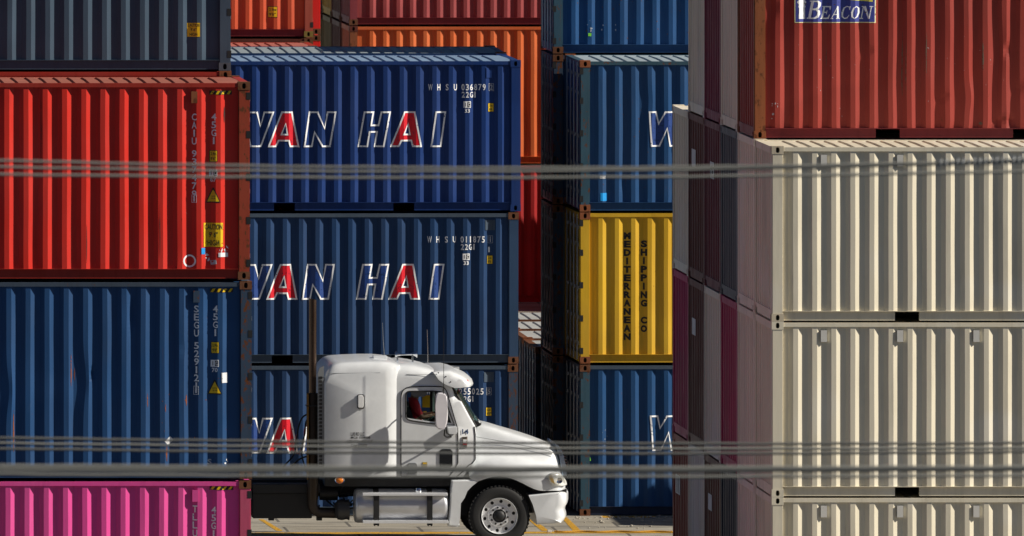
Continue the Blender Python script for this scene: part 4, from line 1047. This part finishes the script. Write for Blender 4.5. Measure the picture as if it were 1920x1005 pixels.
# quarter fender behind the wheel
qf = [(847, 900), (902, 899.5)]+[(936.5-76*math.cos(t), 968-76*math.sin(t)) for t in [math.radians(a) for a in (57, 48, 38, 28, 18, 8, -3, -14)]][0:]+[(858.5, 988.5), (841, 987)]
bm = bm_new(); q0 = [TP(x, y, .05) for x, y in qf]
q1 = [(p[0]-(.0), p[1]+.012, p[2]) for p in q0]
slices(bm, [[(p[0], .075-1.22, p[2]) for p in q0], [(p[0], .35-1.22, p[2]) for p in q0]])
bmesh.ops.bevel(bm, geom=[e for e in bm.edges if all(v.co.y < -1.1 for v in e.verts)], offset=.035, segments=3, affect='EDGES', clamp_overlap=True)
tl('quarter_fender', bm, M_TW, 35)
bm = bm_new(); slices(bm, [[(p[0], 2.09-1.22, p[2]) for p in q0], [(p[0], 2.365-1.22, p[2]) for p in q0]]); tl('quarter_fender', bm, M_TW, 35)
bm = prism([(843, 896), (850, 899), (853, 987), (841, 986)], .30, .42); tl('splash_guard', bm, M_DK, 30)
# wheel wells (black liners)
for d0 in (.09, 1.85):
    bm = bm_new()
    A = [math.radians(a) for a in range(-2, 183, 12)]
    r1 = [TP(936.5-73.5*math.cos(t), 968-73.5*math.sin(t), .1) for t in A]
    for a, b in zip(r1, r1[1:]):
        bm.faces.new([bm.verts.new(p) for p in ((a[0], d0-1.22, a[2]), (b[0], d0-1.22, b[2]), (b[0], d0+.5-1.22, b[2]), (a[0], d0+.5-1.22, a[2]))])
    yb = d0+.5 if d0 < 1 else d0
    bm.faces.new([bm.verts.new((p[0], yb-1.22, p[2])) for p in r1])
    tl('wheel_well', bm, M_DK, 60)
# wheels
def wheel(px, d, dual=False, steer=True):
    c = TP(px, 968, .05); r0 = TP(0, 911, .05)[2]-TP(0, 968, .05)[2]; zc = .505
    e = bpy.data.objects.new('wheel', None); COL.objects.link(e); e.parent = TR; e.location = (c[0], d-1.22, zc); e.empty_display_size = .2
    W_ = .27 if not dual else .62
    prof = [(.29, .02), (.31, -.003), (.36, -.012), (.43, -.014), (.475, -.004), (.497, .02), (.505, .05), (.505, W_-.05), (.497, W_-.02), (.46, W_), (.36, W_+.01), (.29, W_-.02)]
    bm = bm_new(); lathe(bm, prof, (0, 0, 0), 'Y', 64)
    # tread grooves and shoulder blocks
    for k in range(48):
        t = 2*math.pi*k/48
        for yy in (.012, W_-.012):
            p = Vector((math.cos(t)*.499, yy, math.sin(t)*.499)); s = .012
            bmesh.ops.create_cube(bm, size=1, matrix=Matrix.Translation(p) @ Matrix.Rotation(-t, 4, 'Y') @ Matrix.Diagonal((.02, .03, .034, 1)))
    link('tyre', mesh(bm, 'tyre', 40), M_TYRE, e)
    # rim with ten hand holes
    bm = bm_new(); N_ = 60
    circ = lambda r, cx=0, cz=0, n=N_: [(cx+r*math.cos(2*math.pi*k/n), cz+r*math.sin(2*math.pi*k/n)) for k in range(n)]
    ho = [circ(.0285, .243*math.cos(2*math.pi*(k+.5)/10), .243*math.sin(2*math.pi*(k+.5)/10), 14) for k in range(10)]
    lps = [circ(.281), circ(.185)]+ho
    T_ = geometry.tessellate_polygon([[Vector((x, z, 0)) for x, z in lp] for lp in lps]); allp = [p for lp in lps for p in lp]
    yf = .045
    vs = [bm.verts.new((x, yf, z)) for x, z in allp]
    for t in T_: bm.faces.new([vs[i] for i in t])
    s0 = 2*N_
    for h in range(10):
        b0 = s0+14*h; dp = [bm.verts.new((allp[b0+k][0], yf+.03, allp[b0+k][1])) for k in range(14)]
        for k in range(14): bm.faces.new((vs[b0+k], vs[b0+(k+1) % 14], dp[(k+1) % 14], dp[k]))
    lathe(bm, [(.281, yf), (.288, .0), (.297, -.012), (.302, .004)], (0, 0, 0), 'Y', 60)
    lathe(bm, [(.185, yf), (.175, yf-.022), (.112, yf-.024), (.108, yf+.05)], (0, 0, 0), 'Y', 40)
    rm = link('rim', mesh(bm, 'rim', 30), M_ALU, e)
    bm = bm_new(); lathe(bm, [(.28, yf+.035), (.02, yf+.04)], (0, 0, 0), 'Y', 40); link('brake_drum', mesh(bm, 'drum'), M_DK, e)
    bm = bm_new(); lathe(bm, [(0, -.02), (.05, -.018), (.085, 0), (.098, .03), (.10, .09)], (0, 0, 0), 'Y', 32); link('hub', mesh(bm, 'hub', 40), M_DK, e)
    for k in range(10):
        t = 2*math.pi*k/10
        def nut():
            b2 = bm_new(); lathe(b2, [(0, -.03), (.012, -.028), (.0165, -.02), (.018, .02)], (0, 0, 0), 'Y', 8); return mesh(b2, 'nut', 40)
        link('lug_nut', cached(('nut',), nut), M_DK, e, (.142*math.cos(t), yf-.02, .142*math.sin(t)))
    return e
w0 = wheel(936.5, .06); w0.rotation_euler = (0, .13, 0)
w1 = wheel(936.5, 2.10)
for px in (395, 258): wheel(px, .04, True); wheel(px, 1.78, True)
# front axle and inner structure
bm = bm_new(); q = TP(936.5, 968, 1.2); box(bm, q[0]-.06, q[0]+.06, -.9, .9, .42, .52); tube(bm, [(q[0], -.9, .5), (q[0], .9, .5)], .05, 10); tl('front_axle', bm, M_DK, 40)
# fuel tank
bm = bm_new(); a, b = TP(665.5, 950, .05), TP(840.5, 950, .05); R0 = .288; yc = .06+R0-1.22
zc_ = a[2]+.0
lathe(bm, [(.001, 0), (R0-.07, .004), (R0-.03, .014), (R0-.008, .035), (R0, .07), (R0, b[0]-a[0]-.07), (R0-.008, b[0]-a[0]-.03), (R0-.04, b[0]-a[0]), (.001, b[0]-a[0]+.004)], (a[0], yc, zc_), 'X', 64)
tk = tl('fuel_tank', bm, M_TANK, 40)
for x0, x1 in ((700.5, 711), (801, 811)):
    bm = bm_new(); u0, u1 = TP(x0, 0, .06)[0], TP(x1, 0, .06)[0]; lathe(bm, [(R0, 0), (R0+.012, .0), (R0+.012, u1-u0), (R0, u1-u0)], (u0, yc, zc_), 'X', 48); tl('tank_strap', bm, M_DK, 40, tk)
for y0, y1, xa, xb in ((925, 929.6, 680, 839.5), (976.3, 981.5, 680.5, 840.5)):
    bm = prism([(xa, y0), (xb, y0), (xb, y1), (xa, y1)], .0, .22, .004, 1)
    q0, q1 = TP(xa, y0, .0), TP(xb, y0, .0); n = 60
    for k in range(n):
        x = q0[0]+(q1[0]-q0[0])*(k+.2)/n; box(bm, x, x+.014, -1.215, -1.01, q0[2], q0[2]+.008)
    tl('step', bm, M_ALU, 30, tk)
for x0, x1 in ((700.5, 711), (801, 811)):
    tl('step_bracket', prism([(x0, 929), (x1, 929), (x1, 985.5), (x1-3, 987), (x1-3, 985), (x0+3, 985), (x0+3, 987), (x0, 985)], .03, .06), M_DK, 30, tk)
bm = bm_new(); q = TP(784.5, 920, .2); lathe(bm, [(0, .07), (.05, .065), (.062, .04), (.062, .0), (.045, -.03)], (q[0], q[1], q[2]-.02), 'Z', 20); tl('filler_cap', bm, M_CHR, 40, tk)
# chassis
bm = bm_new(); a = TP(225, 905, .8); b = TP(900, 905, .8)
for y in (.80, 1.56): box(bm, a[0], b[0], y-1.22, y-1.22+.09, .78, 1.06)
for px in (300, 450, 560, 650, 760, 860): q = TP(px, 0, .8); box(bm, q[0], q[0]+.12, .89-1.22, 1.56-1.22, .82, 1.02)
tl('frame_rail', bm, M_DK, 30)
bm = prism([(609, 896.5), (868, 896.5), (868, 905), (846, 912), (609, 912)], .25, 2.2); tl('cab_floor', bm, M_DK, 30)
bm = prism([(474, 925), (585, 925), (585, 972), (474, 972)], .42, 1.95, .01); q = tl('side_box', bm, M_DK, 30)
for x in (504, 594): tl('bracket', prism([(x, 968), (x+10, 968), (x+10, 976), (x, 976)], .45, .6), M_DK, 30)
bm = prism([(474, 908), (600, 908), (600, 925), (474, 925)], .35, 2.1, .01); tl('deck_plate', bm, M_DK, 30)
bm = bm_new(); q = TP(640, 962, .35); q2 = TP(665, 962, .35); lathe(bm, [(.001, 0), (.10, .0), (.165, .05), (.175, .12), (.16, .2), (.18, .24), (.001, .25)], (TP(628, 0, .3)[0], q[1], TP(0, 956, .3)[2]), 'X', 28); tl('air_tank', bm, plain('dark_grey_steel', (.04, .04, .042), .45), 40)
bm = bm_new(); lathe(bm, [(.001, 0), (.12, .0), (.125, .3), (.001, .31)], (TP(600, 0, .5)[0], q[1]+.25, TP(0, 925, .5)[2]), 'X', 24); tl('air_filter_can', bm, M_DK, 40)
bm = bm_new(); r_ = random.Random(3)
for k in range(9):
    x0, y0 = r_.uniform(598, 650), r_.uniform(905, 955); p0 = Vector(TP(x0, y0, .5)); tube(bm, [p0, p0+Vector((r_.uniform(-.1, .2), .05, r_.uniform(-.2, .05))), p0+Vector((r_.uniform(.1, .4), .1, r_.uniform(-.3, .05)))], .014, 6)
tl('brake_line', bm, M_DK, 60)
# exhaust
bm = bm_new(); ex = TP(586.3, 700, .25); zt = TP(586, 563, .25)[2]; zs = TP(586, 737, .25)[2]; ze = TP(586, 951, .25)[2]
tube(bm, [(ex[0], ex[1], ze), (ex[0], ex[1], zs), (ex[0], ex[1], zt)], .062, 24, False)
top = [v for v in bm.verts if abs(v.co.z-zt) < 1e-4]
for v in top: v.co.z += (v.co.x-ex[0])*-.2+.02
lathe(bm, [(.054, -.25), (.054, .0)], (ex[0], ex[1], zt), 'Z', 24)
es = tl('exhaust_stack', bm, M_PIPE, 50)
bm = bm_new(); lathe(bm, [(.052, -.22), (.001, -.22)], (ex[0], ex[1], zt), 'Z', 24); lathe(bm, [(.0535, -.20), (.0535, .0)], (ex[0], ex[1], zt), 'Z', 24); tl('pipe_bore', bm, M_BLACK, 50, es)
def shield():
    bm = bm_new(); lathe(bm, [(.088, ze-zs+.12), (.092, ze-zs+.15), (.092, -.02), (.084, 0), (.066, .0)], (ex[0], ex[1], zs), 'Z', 32)
    return bm
m = plain('perforated_shield', (.05, .04, .03), .45, .6); nt = m.node_tree; N = nt.nodes; L = nt.links
geo = N.new('ShaderNodeNewGeometry'); vo = N.new('ShaderNodeTexVoronoi'); vo.inputs['Scale'].default_value = 34; vo.inputs['Randomness'].default_value = .15
L.new(geo.outputs['Position'], vo.inputs['Vector']); rr = N.new('ShaderNodeMapRange'); rr.inputs[1].default_value = .28; rr.inputs[2].default_value = .36; L.new(vo.outputs[0], rr.inputs[0])
xx = N.new('ShaderNodeMix'); xx.data_type = 'RGBA'; L.new(rr.outputs[0], xx.inputs[0]); xx.inputs[6].default_value = (.008, .007, .006, 1); xx.inputs[7].default_value = (.055, .038, .025, 1); L.new(xx.outputs[2], N['Principled BSDF'].inputs['Base Color'])
tl('heat_shield', shield(), m, 50, es)
bm = bm_new(); tube(bm, [(ex[0], ex[1], ze+.16), (ex[0], ex[1]+.01, ze+.04), (ex[0]+.03, ex[1]+.05, ze-.05), (ex[0]+.12, ex[1]+.1, ze-.10), (ex[0]+.45, ex[1]+.15, ze-.11)], .085, 18); tl('exhaust_elbow', bm, plain('brown_steel', (.035, .025, .02), .5, .3), 50, es)
bm = bm_new(); tube(bm, [TP(579, 737, .2), TP(576.6, 737, .2), TP(576.6, 900, .2)], .012, 6); q = TP(577.5, 0, .16)
box(bm, q[0]-.02, q[0]+.012, q[1]-.02, q[1]+.03, TP(0, 893, .16)[2], TP(0, 738, .16)[2]); tl('shield_edge', bm, plain('brass_toned_edge', (.22, .12, .03), .5, .5), 50, es)
for yy in (760, 850): tl('pipe_clamp', prism([(574.5, yy), (598, yy), (598, yy+2.6), (574.5, yy+2.6)], .14, .4, .004), M_DK, 30, es)
# second stack behind is hidden; hoses
def hose(pts, r, mat, nm='air_hose'):
    P = [Vector(TP(x, y, d)) for x, y, d in pts]; o = []
    for i in range(len(P)-1):
        p0, p1, p2, p3 = P[max(i-1, 0)], P[i], P[i+1], P[min(i+2, len(P)-1)]
        for k in range(6):
            t = k/6; o.append(.5*((2*p1)+(-p0+p2)*t+(2*p0-5*p1+4*p2-p3)*t*t+(-p0+3*p1-3*p2+p3)*t**3))
    o.append(P[-1]); bm = bm_new(); tube(bm, o, r, 8); tl(nm, bm, mat, 60)
hose([(596, 772, .9), (570, 780, .8), (560, 800, .8), (556, 825, .8), (552, 850, .9), (538, 868, 1), (525, 880, 1.1)], .014, M_BLACK)
hose([(596, 776, 1), (575, 788, 1), (572, 812, 1), (566, 835, 1), (567, 858, 1.1), (575, 885, 1.2)], .012, M_BLACK)
hose([(596, 790, 1.1), (573, 800, 1.1), (569, 830, 1.1), (560, 850, 1.1), (552, 842, 1.1), (556, 815, 1.1)], .010, plain('red_hose', (.5, .02, .03), .5))
hose([(596, 855, .7), (575, 856, .7), (560, 862, .8), (545, 876, .9)], .014, M_BLACK)
# mirrors
mo = [(817.5, 741), (820, 737.5), (824, 736), (833, 737), (838, 741), (839.5, 760), (839.5, 790), (836, 803), (829, 806), (820, 804), (816.5, 798), (816.5, 760)]
mh = tl('mirror', prism(mo, -.32, -.20, .03, 3), plain('mirror_white', (.80, .77, .80), .35, 0, .5, .2), 40)
tl('mirror_glass', prism([(816.3, 745), (817.3, 745), (817.3, 800), (816.3, 800)], -.30, -.22), M_CHR, 30, mh)
bm = bm_new()
for pts in ([TP(830, 742, -.26), TP(831, 733, -.15), TP(832, 728, .06)], [TP(836, 800, -.26), TP(838, 812, -.2), TP(844, 816, -.06), TP(848, 815, .07)], [TP(834, 806, -.26), TP(833, 816, -.2), TP(838, 820, -.06), TP(846, 819, .07)]): tube(bm, pts, .013, 8)
tl('mirror_arm', bm, M_DK, 60, mh)
tl('mirror_bracket', prism([(838, 800.5), (857.5, 799.5), (858, 812), (852, 815), (841, 815)], -.02, .08, .012), M_TW, 40, mh)
bm = prism([(817.5, 741), (838, 741), (839.5, 790), (836, 803), (820, 804), (816.5, 798)], 2.66, 2.78, .03, 3); mf = tl('mirror', bm, M_TW, 40)
bm = bm_new(); tube(bm, [TP(830, 750, 2.7), TP(832, 740, 2.4)], .013, 8); tube(bm, [TP(836, 800, 2.7), TP(846, 815, 2.4)], .013, 8); tl('mirror_arm', bm, M_DK, 60, mf)
# horns, antennas
bm = bm_new()
q0, q1 = TP(741, 665, .9), TP(782, 664, .9)
tube(bm, [q0, (q0[0]+.03, q0[1], q0[2])], .05, 16); tube(bm, [(q0[0]+.03, q0[1], q0[2]), (q0[0]+.10, q0[1], q0[2]), (q1[0]-.09, q1[1], q1[2]), (q1[0]-.03, q1[1], q1[2]), q1], [.03, .014, .02, .035, .06], 16)
box(bm, q0[0]+.02, q0[0]+.05, q0[1]-.02, q0[1]+.02, q0[2]-.12, q0[2]); box(bm, q1[0]-.09, q1[0]-.06, q0[1]-.02, q0[1]+.02, q0[2]-.14, q0[2])
tl('air_horn', bm, M_CHR, 50)
for pts, r, mt in (([(721, 672, 1.3), (718.5, 640, 1.3), (717, 605, 1.3)], .006, M_TG), ([(802.5, 680, .3), (802, 650, .3), (801, 618, .3)], .008, M_CHR), ([(832, 738, -.3), (832, 690, -.3), (832, 612, -.3)], .006, M_BLACK)):
    bm = bm_new(); tube(bm, [TP(*p) for p in pts], r, 6, True, r*.5); tl('antenna', bm, mt, 60)
bm = bm_new(); box(bm, *(lambda p: (p[0]-.12, p[0]+.12, p[1]-.1, p[1]+.1, p[2]-.05, p[2]+.015))(TP(712, 668, .9))); bmesh.ops.bevel(bm, geom=bm.edges[:], offset=.012, segments=2, affect='EDGES'); tl('roof_hatch', bm, M_TW, 40)
# cab interior
tl('seat', prism([(757, 800), (757, 752), (764, 750), (769, 760), (772, 785), (790, 788), (790, 800)], 1.45, 1.95, .03), M_INT, 40)
tl('seat', prism([(757, 830), (757, 785), (766, 783), (770, 790), (772, 812), (792, 815), (792, 830)], .45, .95, .03), M_INT, 40)
tl('dashboard', prism([(835, 795), (845, 785), (875, 790), (880, 815), (870, 850), (845, 850)], .2, 2.25, .02), M_INT, 40)
tl('cab_lining', prism([(746, 712), (751, 712), (751, 884), (746, 884)], .2, 2.24), M_INT, 40)
tl('sun_blind', prism([(771, 733), (801, 733), (800, 741), (794, 744), (778, 744), (771, 740)], .2, .23), plain('grey_blind', (.12, .13, .15), .6), 40)
tl('yellow_door_placard', prism([(792, 741), (806, 741), (806, 764), (792, 764)], 2.25, 2.27), plain('yellow_card', (.9, .5, .01), .6), 40)
tl('yellow_door_placard', prism([(793, 771), (800, 771), (800, 781), (793, 781)], 2.25, 2.27), MATS['yellow_card'], 40)
tl('far_window_post', prism([(806, 733), (811, 733), (811, 792), (806, 792)], 2.26, 2.29), M_DK, 40)
tl('pale_reflection_strip', prism([(811, 731), (816, 731), (816, 790), (811, 790)], 2.30, 2.31), plain('pale_reflection_tone', (.62, .75, .68), .4), 40)  # solid pale strip painted in as a reflection at the far window
tl('steering_column', prism([(800, 800), (812, 782), (816, 783), (808, 806)], 1.65, 1.75), M_INT, 40)
bm = bm_new(); q = Vector(TP(806, 783, 1.7)); tl_ = [q+Vector((.11*math.cos(t), .21*math.sin(t), .11*math.cos(t)*.9)) for t in [2*math.pi*k/24 for k in range(25)]]; tube(bm, tl_, .014, 8, False); tl('steering_wheel', bm, plain('teal_grey_wheel', (.08, .16, .15), .5), 60)

# ------------------------------------------------------------------ driver
def skin_mesh(verts, edges, radii, levels=2, root=0):
    me = bpy.data.meshes.new('s'); me.from_pydata(verts, edges, []); o = bpy.data.objects.new('s', me); COL.objects.link(o)
    o.modifiers.new('k', 'SKIN'); me.update()
    sv = me.skin_vertices[0].data
    for i, r in enumerate(radii): sv[i].radius = (r, r) if not isinstance(r, tuple) else r; sv[i].use_root = (i == root)
    s = o.modifiers.new('u', 'SUBSURF'); s.levels = levels; s.render_levels = levels
    bpy.context.view_layer.update(); dg = bpy.context.evaluated_depsgraph_get(); nm = bpy.data.meshes.new_from_object(o.evaluated_get(dg)); bpy.data.objects.remove(o)
    for p in nm.polygons: p.use_smooth = True
    return nm
pel = Vector(TP(776, 803, 1.7)); 
V = {}
def av(n, x, y, z, r): V[n] = (Vector((x, y, z)), r)
av('pelvis', 0, 0, 0, .15); av('belly', -.01, 0, .16, .145); av('chest', -.02, 0, .36, .16); av('neck', .01, 0, .52, .06); av('head0', .03, 0, .60, .085); av('head1', .04, 0, .69, .10); av('head2', .03, 0, .77, .085)
for s, n in ((-1, 'R'), (1, 'L')):
    av('sh'+n, -.02, .19*s, .43, .07); av('el'+n, .10, .25*s, .20, .05); av('wr'+n, .33, .17*s, .235, .032); av('pa'+n, .40, .155*s, .25, .036)
    av('hip'+n, .05, .1*s, -.02, .10); av('kn'+n, .45, .12*s, .0, .075); av('an'+n, .55, .12*s, -.38, .05); av('to'+n, .70, .12*s, -.42, .04)
    for i, (dy, ln) in enumerate(((-.028, .055), (-.010, .068), (.010, .072), (.028, .062))):
        av('f%d%s' % (i, n), .44, (.155+dy)*s, .255, .010); av('g%d%s' % (i, n), .44+ln*.55, (.155+dy)*s, .245, .009); av('h%d%s' % (i, n), .44+ln*.5, (.155+dy)*s, .215, .008)
    av('t0'+n, .39, (.155-.045)*s, .255, .011); av('t1'+n, .42, (.155-.055)*s, .235, .009)
names = list(V); ix = {n: i for i, n in enumerate(names)}
E = [('pelvis', 'belly'), ('belly', 'chest'), ('chest', 'neck'), ('neck', 'head0'), ('head0', 'head1'), ('head1', 'head2')]
for n in 'RL':
    E += [('chest', 'sh'+n), ('sh'+n, 'el'+n), ('el'+n, 'wr'+n), ('wr'+n, 'pa'+n), ('pelvis', 'hip'+n), ('hip'+n, 'kn'+n), ('kn'+n, 'an'+n), ('an'+n, 'to'+n), ('pa'+n, 't0'+n), ('t0'+n, 't1'+n)]
    for i in range(4): E += [('pa'+n, 'f%d%s' % (i, n)), ('f%d%s' % (i, n), 'g%d%s' % (i, n)), ('g%d%s' % (i, n), 'h%d%s' % (i, n))]
nm = skin_mesh([V[n][0] for n in names], [(ix[a], ix[b]) for a, b in E], [V[n][1] for n in names], 1, 0)
M_SKIN = plain('skin', (.30, .15, .09), .6)
mw = Vector(tb)+pel
pr = empty('person', mw, 'driver in a red shirt and dark peaked cap at the wheel of the white truck', 'person')
body = link('body', nm, M_SKIN, pr)
shirtV = ['belly', 'chest', 'neck', 'shR', 'elR', 'shL', 'elL', 'pelvis']; si = {n: i for i, n in enumerate(shirtV)}
sm = skin_mesh([V[n][0] for n in shirtV], [(si[a], si[b]) for a, b in (('pelvis', 'belly'), ('belly', 'chest'), ('chest', 'neck'), ('chest', 'shR'), ('shR', 'elR'), ('chest', 'shL'), ('shL', 'elL'))], [V[n][1]+.014 for n in shirtV], 1, 7)
link('shirt', sm, plain('red_shirt_cloth', (.55, .015, .03), .8), pr)
bm = bm_new(); bmesh.ops.create_uvsphere(bm, u_segments=20, v_segments=12, radius=.118, matrix=Matrix.Translation((.03, 0, .755)) @ Matrix.Diagonal((1.05, .88, .75, 1)))
bmesh.ops.delete(bm, geom=[v for v in bm.verts if v.co.z < .745], context='VERTS')
pk = [(.10+.13*math.cos(t), .085*math.sin(t), .752-.02*math.cos(t)) for t in [math.radians(a) for a in range(-90, 91, 15)]]
slices(bm, [pk, [(x, y, z+.012) for x, y, z in pk]])
link('cap', mesh(bm, 'cap', 40), plain('black_cloth', (.012, .012, .015), .85), pr)
bm = bm_new()
bmesh.ops.create_cone(bm, segments=10, radius1=.018, radius2=.004, depth=.035, cap_ends=True, matrix=Matrix.Translation((.145, 0, .675)) @ Matrix.Rotation(math.radians(75), 4, 'Y'))
link('nose', mesh(bm, 'nose', 60), M_SKIN, body)
for s in (-1, 1):
    bm = bm_new(); bmesh.ops.create_uvsphere(bm, u_segments=10, v_segments=6, radius=.012, matrix=Matrix.Translation((.125, .032*s, .70))); link('eye', mesh(bm, 'eye', 60), plain('eye_dark', (.02, .015, .01), .3), body)
    bm = bm_new(); bmesh.ops.create_uvsphere(bm, u_segments=10, v_segments=6, radius=.03, matrix=Matrix.Translation((.03, .098*s, .68)) @ Matrix.Diagonal((.6, .3, 1, 1))); link('ear', mesh(bm, 'ear', 60), M_SKIN, body)
bm = bm_new(); box(bm, .128, .137, -.022, .022, .632, .638); link('mouth', mesh(bm, 'mouth'), plain('lips', (.2, .06, .05), .6), body)

# ------------------------------------------------------------------ overhead cables in front of the yard, out of focus
M_CAB = plain('weathered_cable_jacket', (.20, .20, .18), .8)
M_CABD = plain('dark_cable_jacket', (.12, .12, .11), .8)
def wire(D, pts, r, mat, label, grp, wob=.0014, twist=None):
    """pts: measured (x, y) along the span; a smooth sag through them, carried on beyond the frame"""
    xs = [p[0] for p in pts]; n = len(pts)
    def f(x):
        # least squares parabola
        return A[0]+A[1]*(x/1000)+A[2]*(x/1000)**2
    S = [sum((x/1000)**k for x in xs) for k in range(5)]; Tt = [sum(y*(x/1000)**k for x, y in pts) for k in range(3)]
    Mx = Matrix(((S[0], S[1], S[2]), (S[1], S[2], S[3]), (S[2], S[3], S[4]))); A = Mx.inverted() @ Vector(Tt)
    P = []
    step = 12
    for x in range(-500, 2500, step):
        p = Vector(PX(x, f(x), D))
        if wob: p.z += wob*math.sin(x*.021+len(label))+wob*.6*math.sin(x*.057)
        P.append(p)
    c = P[len(P)//2].copy(); bm = bm_new(); tube(bm, [p-c for p in P], r, 8)
    o = link('power_cable', mesh(bm, 'cable', 60), mat); o.location = c; tag(o, label, 'cable', grp)
G1, G2, G3 = 'upper overhead cables', 'middle overhead cables', 'lower overhead cables'
wire(92, [(0, 302.5), (240, 306), (480, 310.5), (960, 314), (1440, 313), (1700, 308), (1920, 299)], .0098, M_CAB, 'top cable of the upper bundle of three crossing the whole view', G1)
wire(94, [(0, 314), (240, 317), (480, 319.5), (960, 320.5), (1440, 317), (1700, 310), (1920, 301)], .0098, M_CAB, 'middle cable of the upper bundle of three', G1)
wire(93, [(0, 327), (240, 330), (480, 332.5), (960, 333), (1440, 329.5), (1700, 326), (1920, 321)], .0102, M_CAB, 'lowest cable of the upper bundle of three', G1)
wire(104, [(0, 821.5), (480, 826.5), (960, 831), (1440, 832.5), (1920, 830.5)], .011, M_CABD, 'topmost of the three thin cables crossing the truck hood', G2)
wire(105, [(0, 831), (480, 836.5), (960, 840), (1440, 841.5), (1920, 840)], .0105, M_CAB, 'middle one of the three thin cables crossing the truck hood', G2)
wire(104, [(0, 841.5), (480, 846.5), (960, 850), (1440, 851), (1920, 847)], .011, M_CABD, 'lowest of the three thin cables crossing the truck hood', G2)
wire(86, [(0, 874), (480, 876), (960, 877.5), (1440, 878), (1920, 876)], .0138, M_CAB, 'upper strand of the thick double cable low in the view', G3)
wire(88, [(0, 881), (480, 882.5), (960, 883), (1440, 882.5), (1920, 880.5)], .012, M_CAB, 'lower strand of the thick double cable low in the view', G3)
wire(90, [(0, 889), (480, 892), (960, 893.5), (1440, 893.5), (1920, 891.5)], .0105, M_CAB, 'single cable just under the thick double cable', G3)
# spiral wrap on the right end of the upper bundle
bm = bm_new(); P = []
for k in range(900):
    x = 1755+k*.55; p = Vector(PX(x, 306.5-(x-1755)*.037, 92)); a = k*.33
    P.append(p+Vector((0, .022*math.sin(a), .022*math.cos(a))))
c = P[450].copy(); tube(bm, [p-c for p in P], .006, 5); o = link('cable_wrap', mesh(bm, 'wrap', 60), plain('pale_spiral_wrap', (.30, .31, .31), .5)); o.location = c
tag(o, 'pale spiral wrap wound on the right end of the upper cable bundle', 'cable wrap')
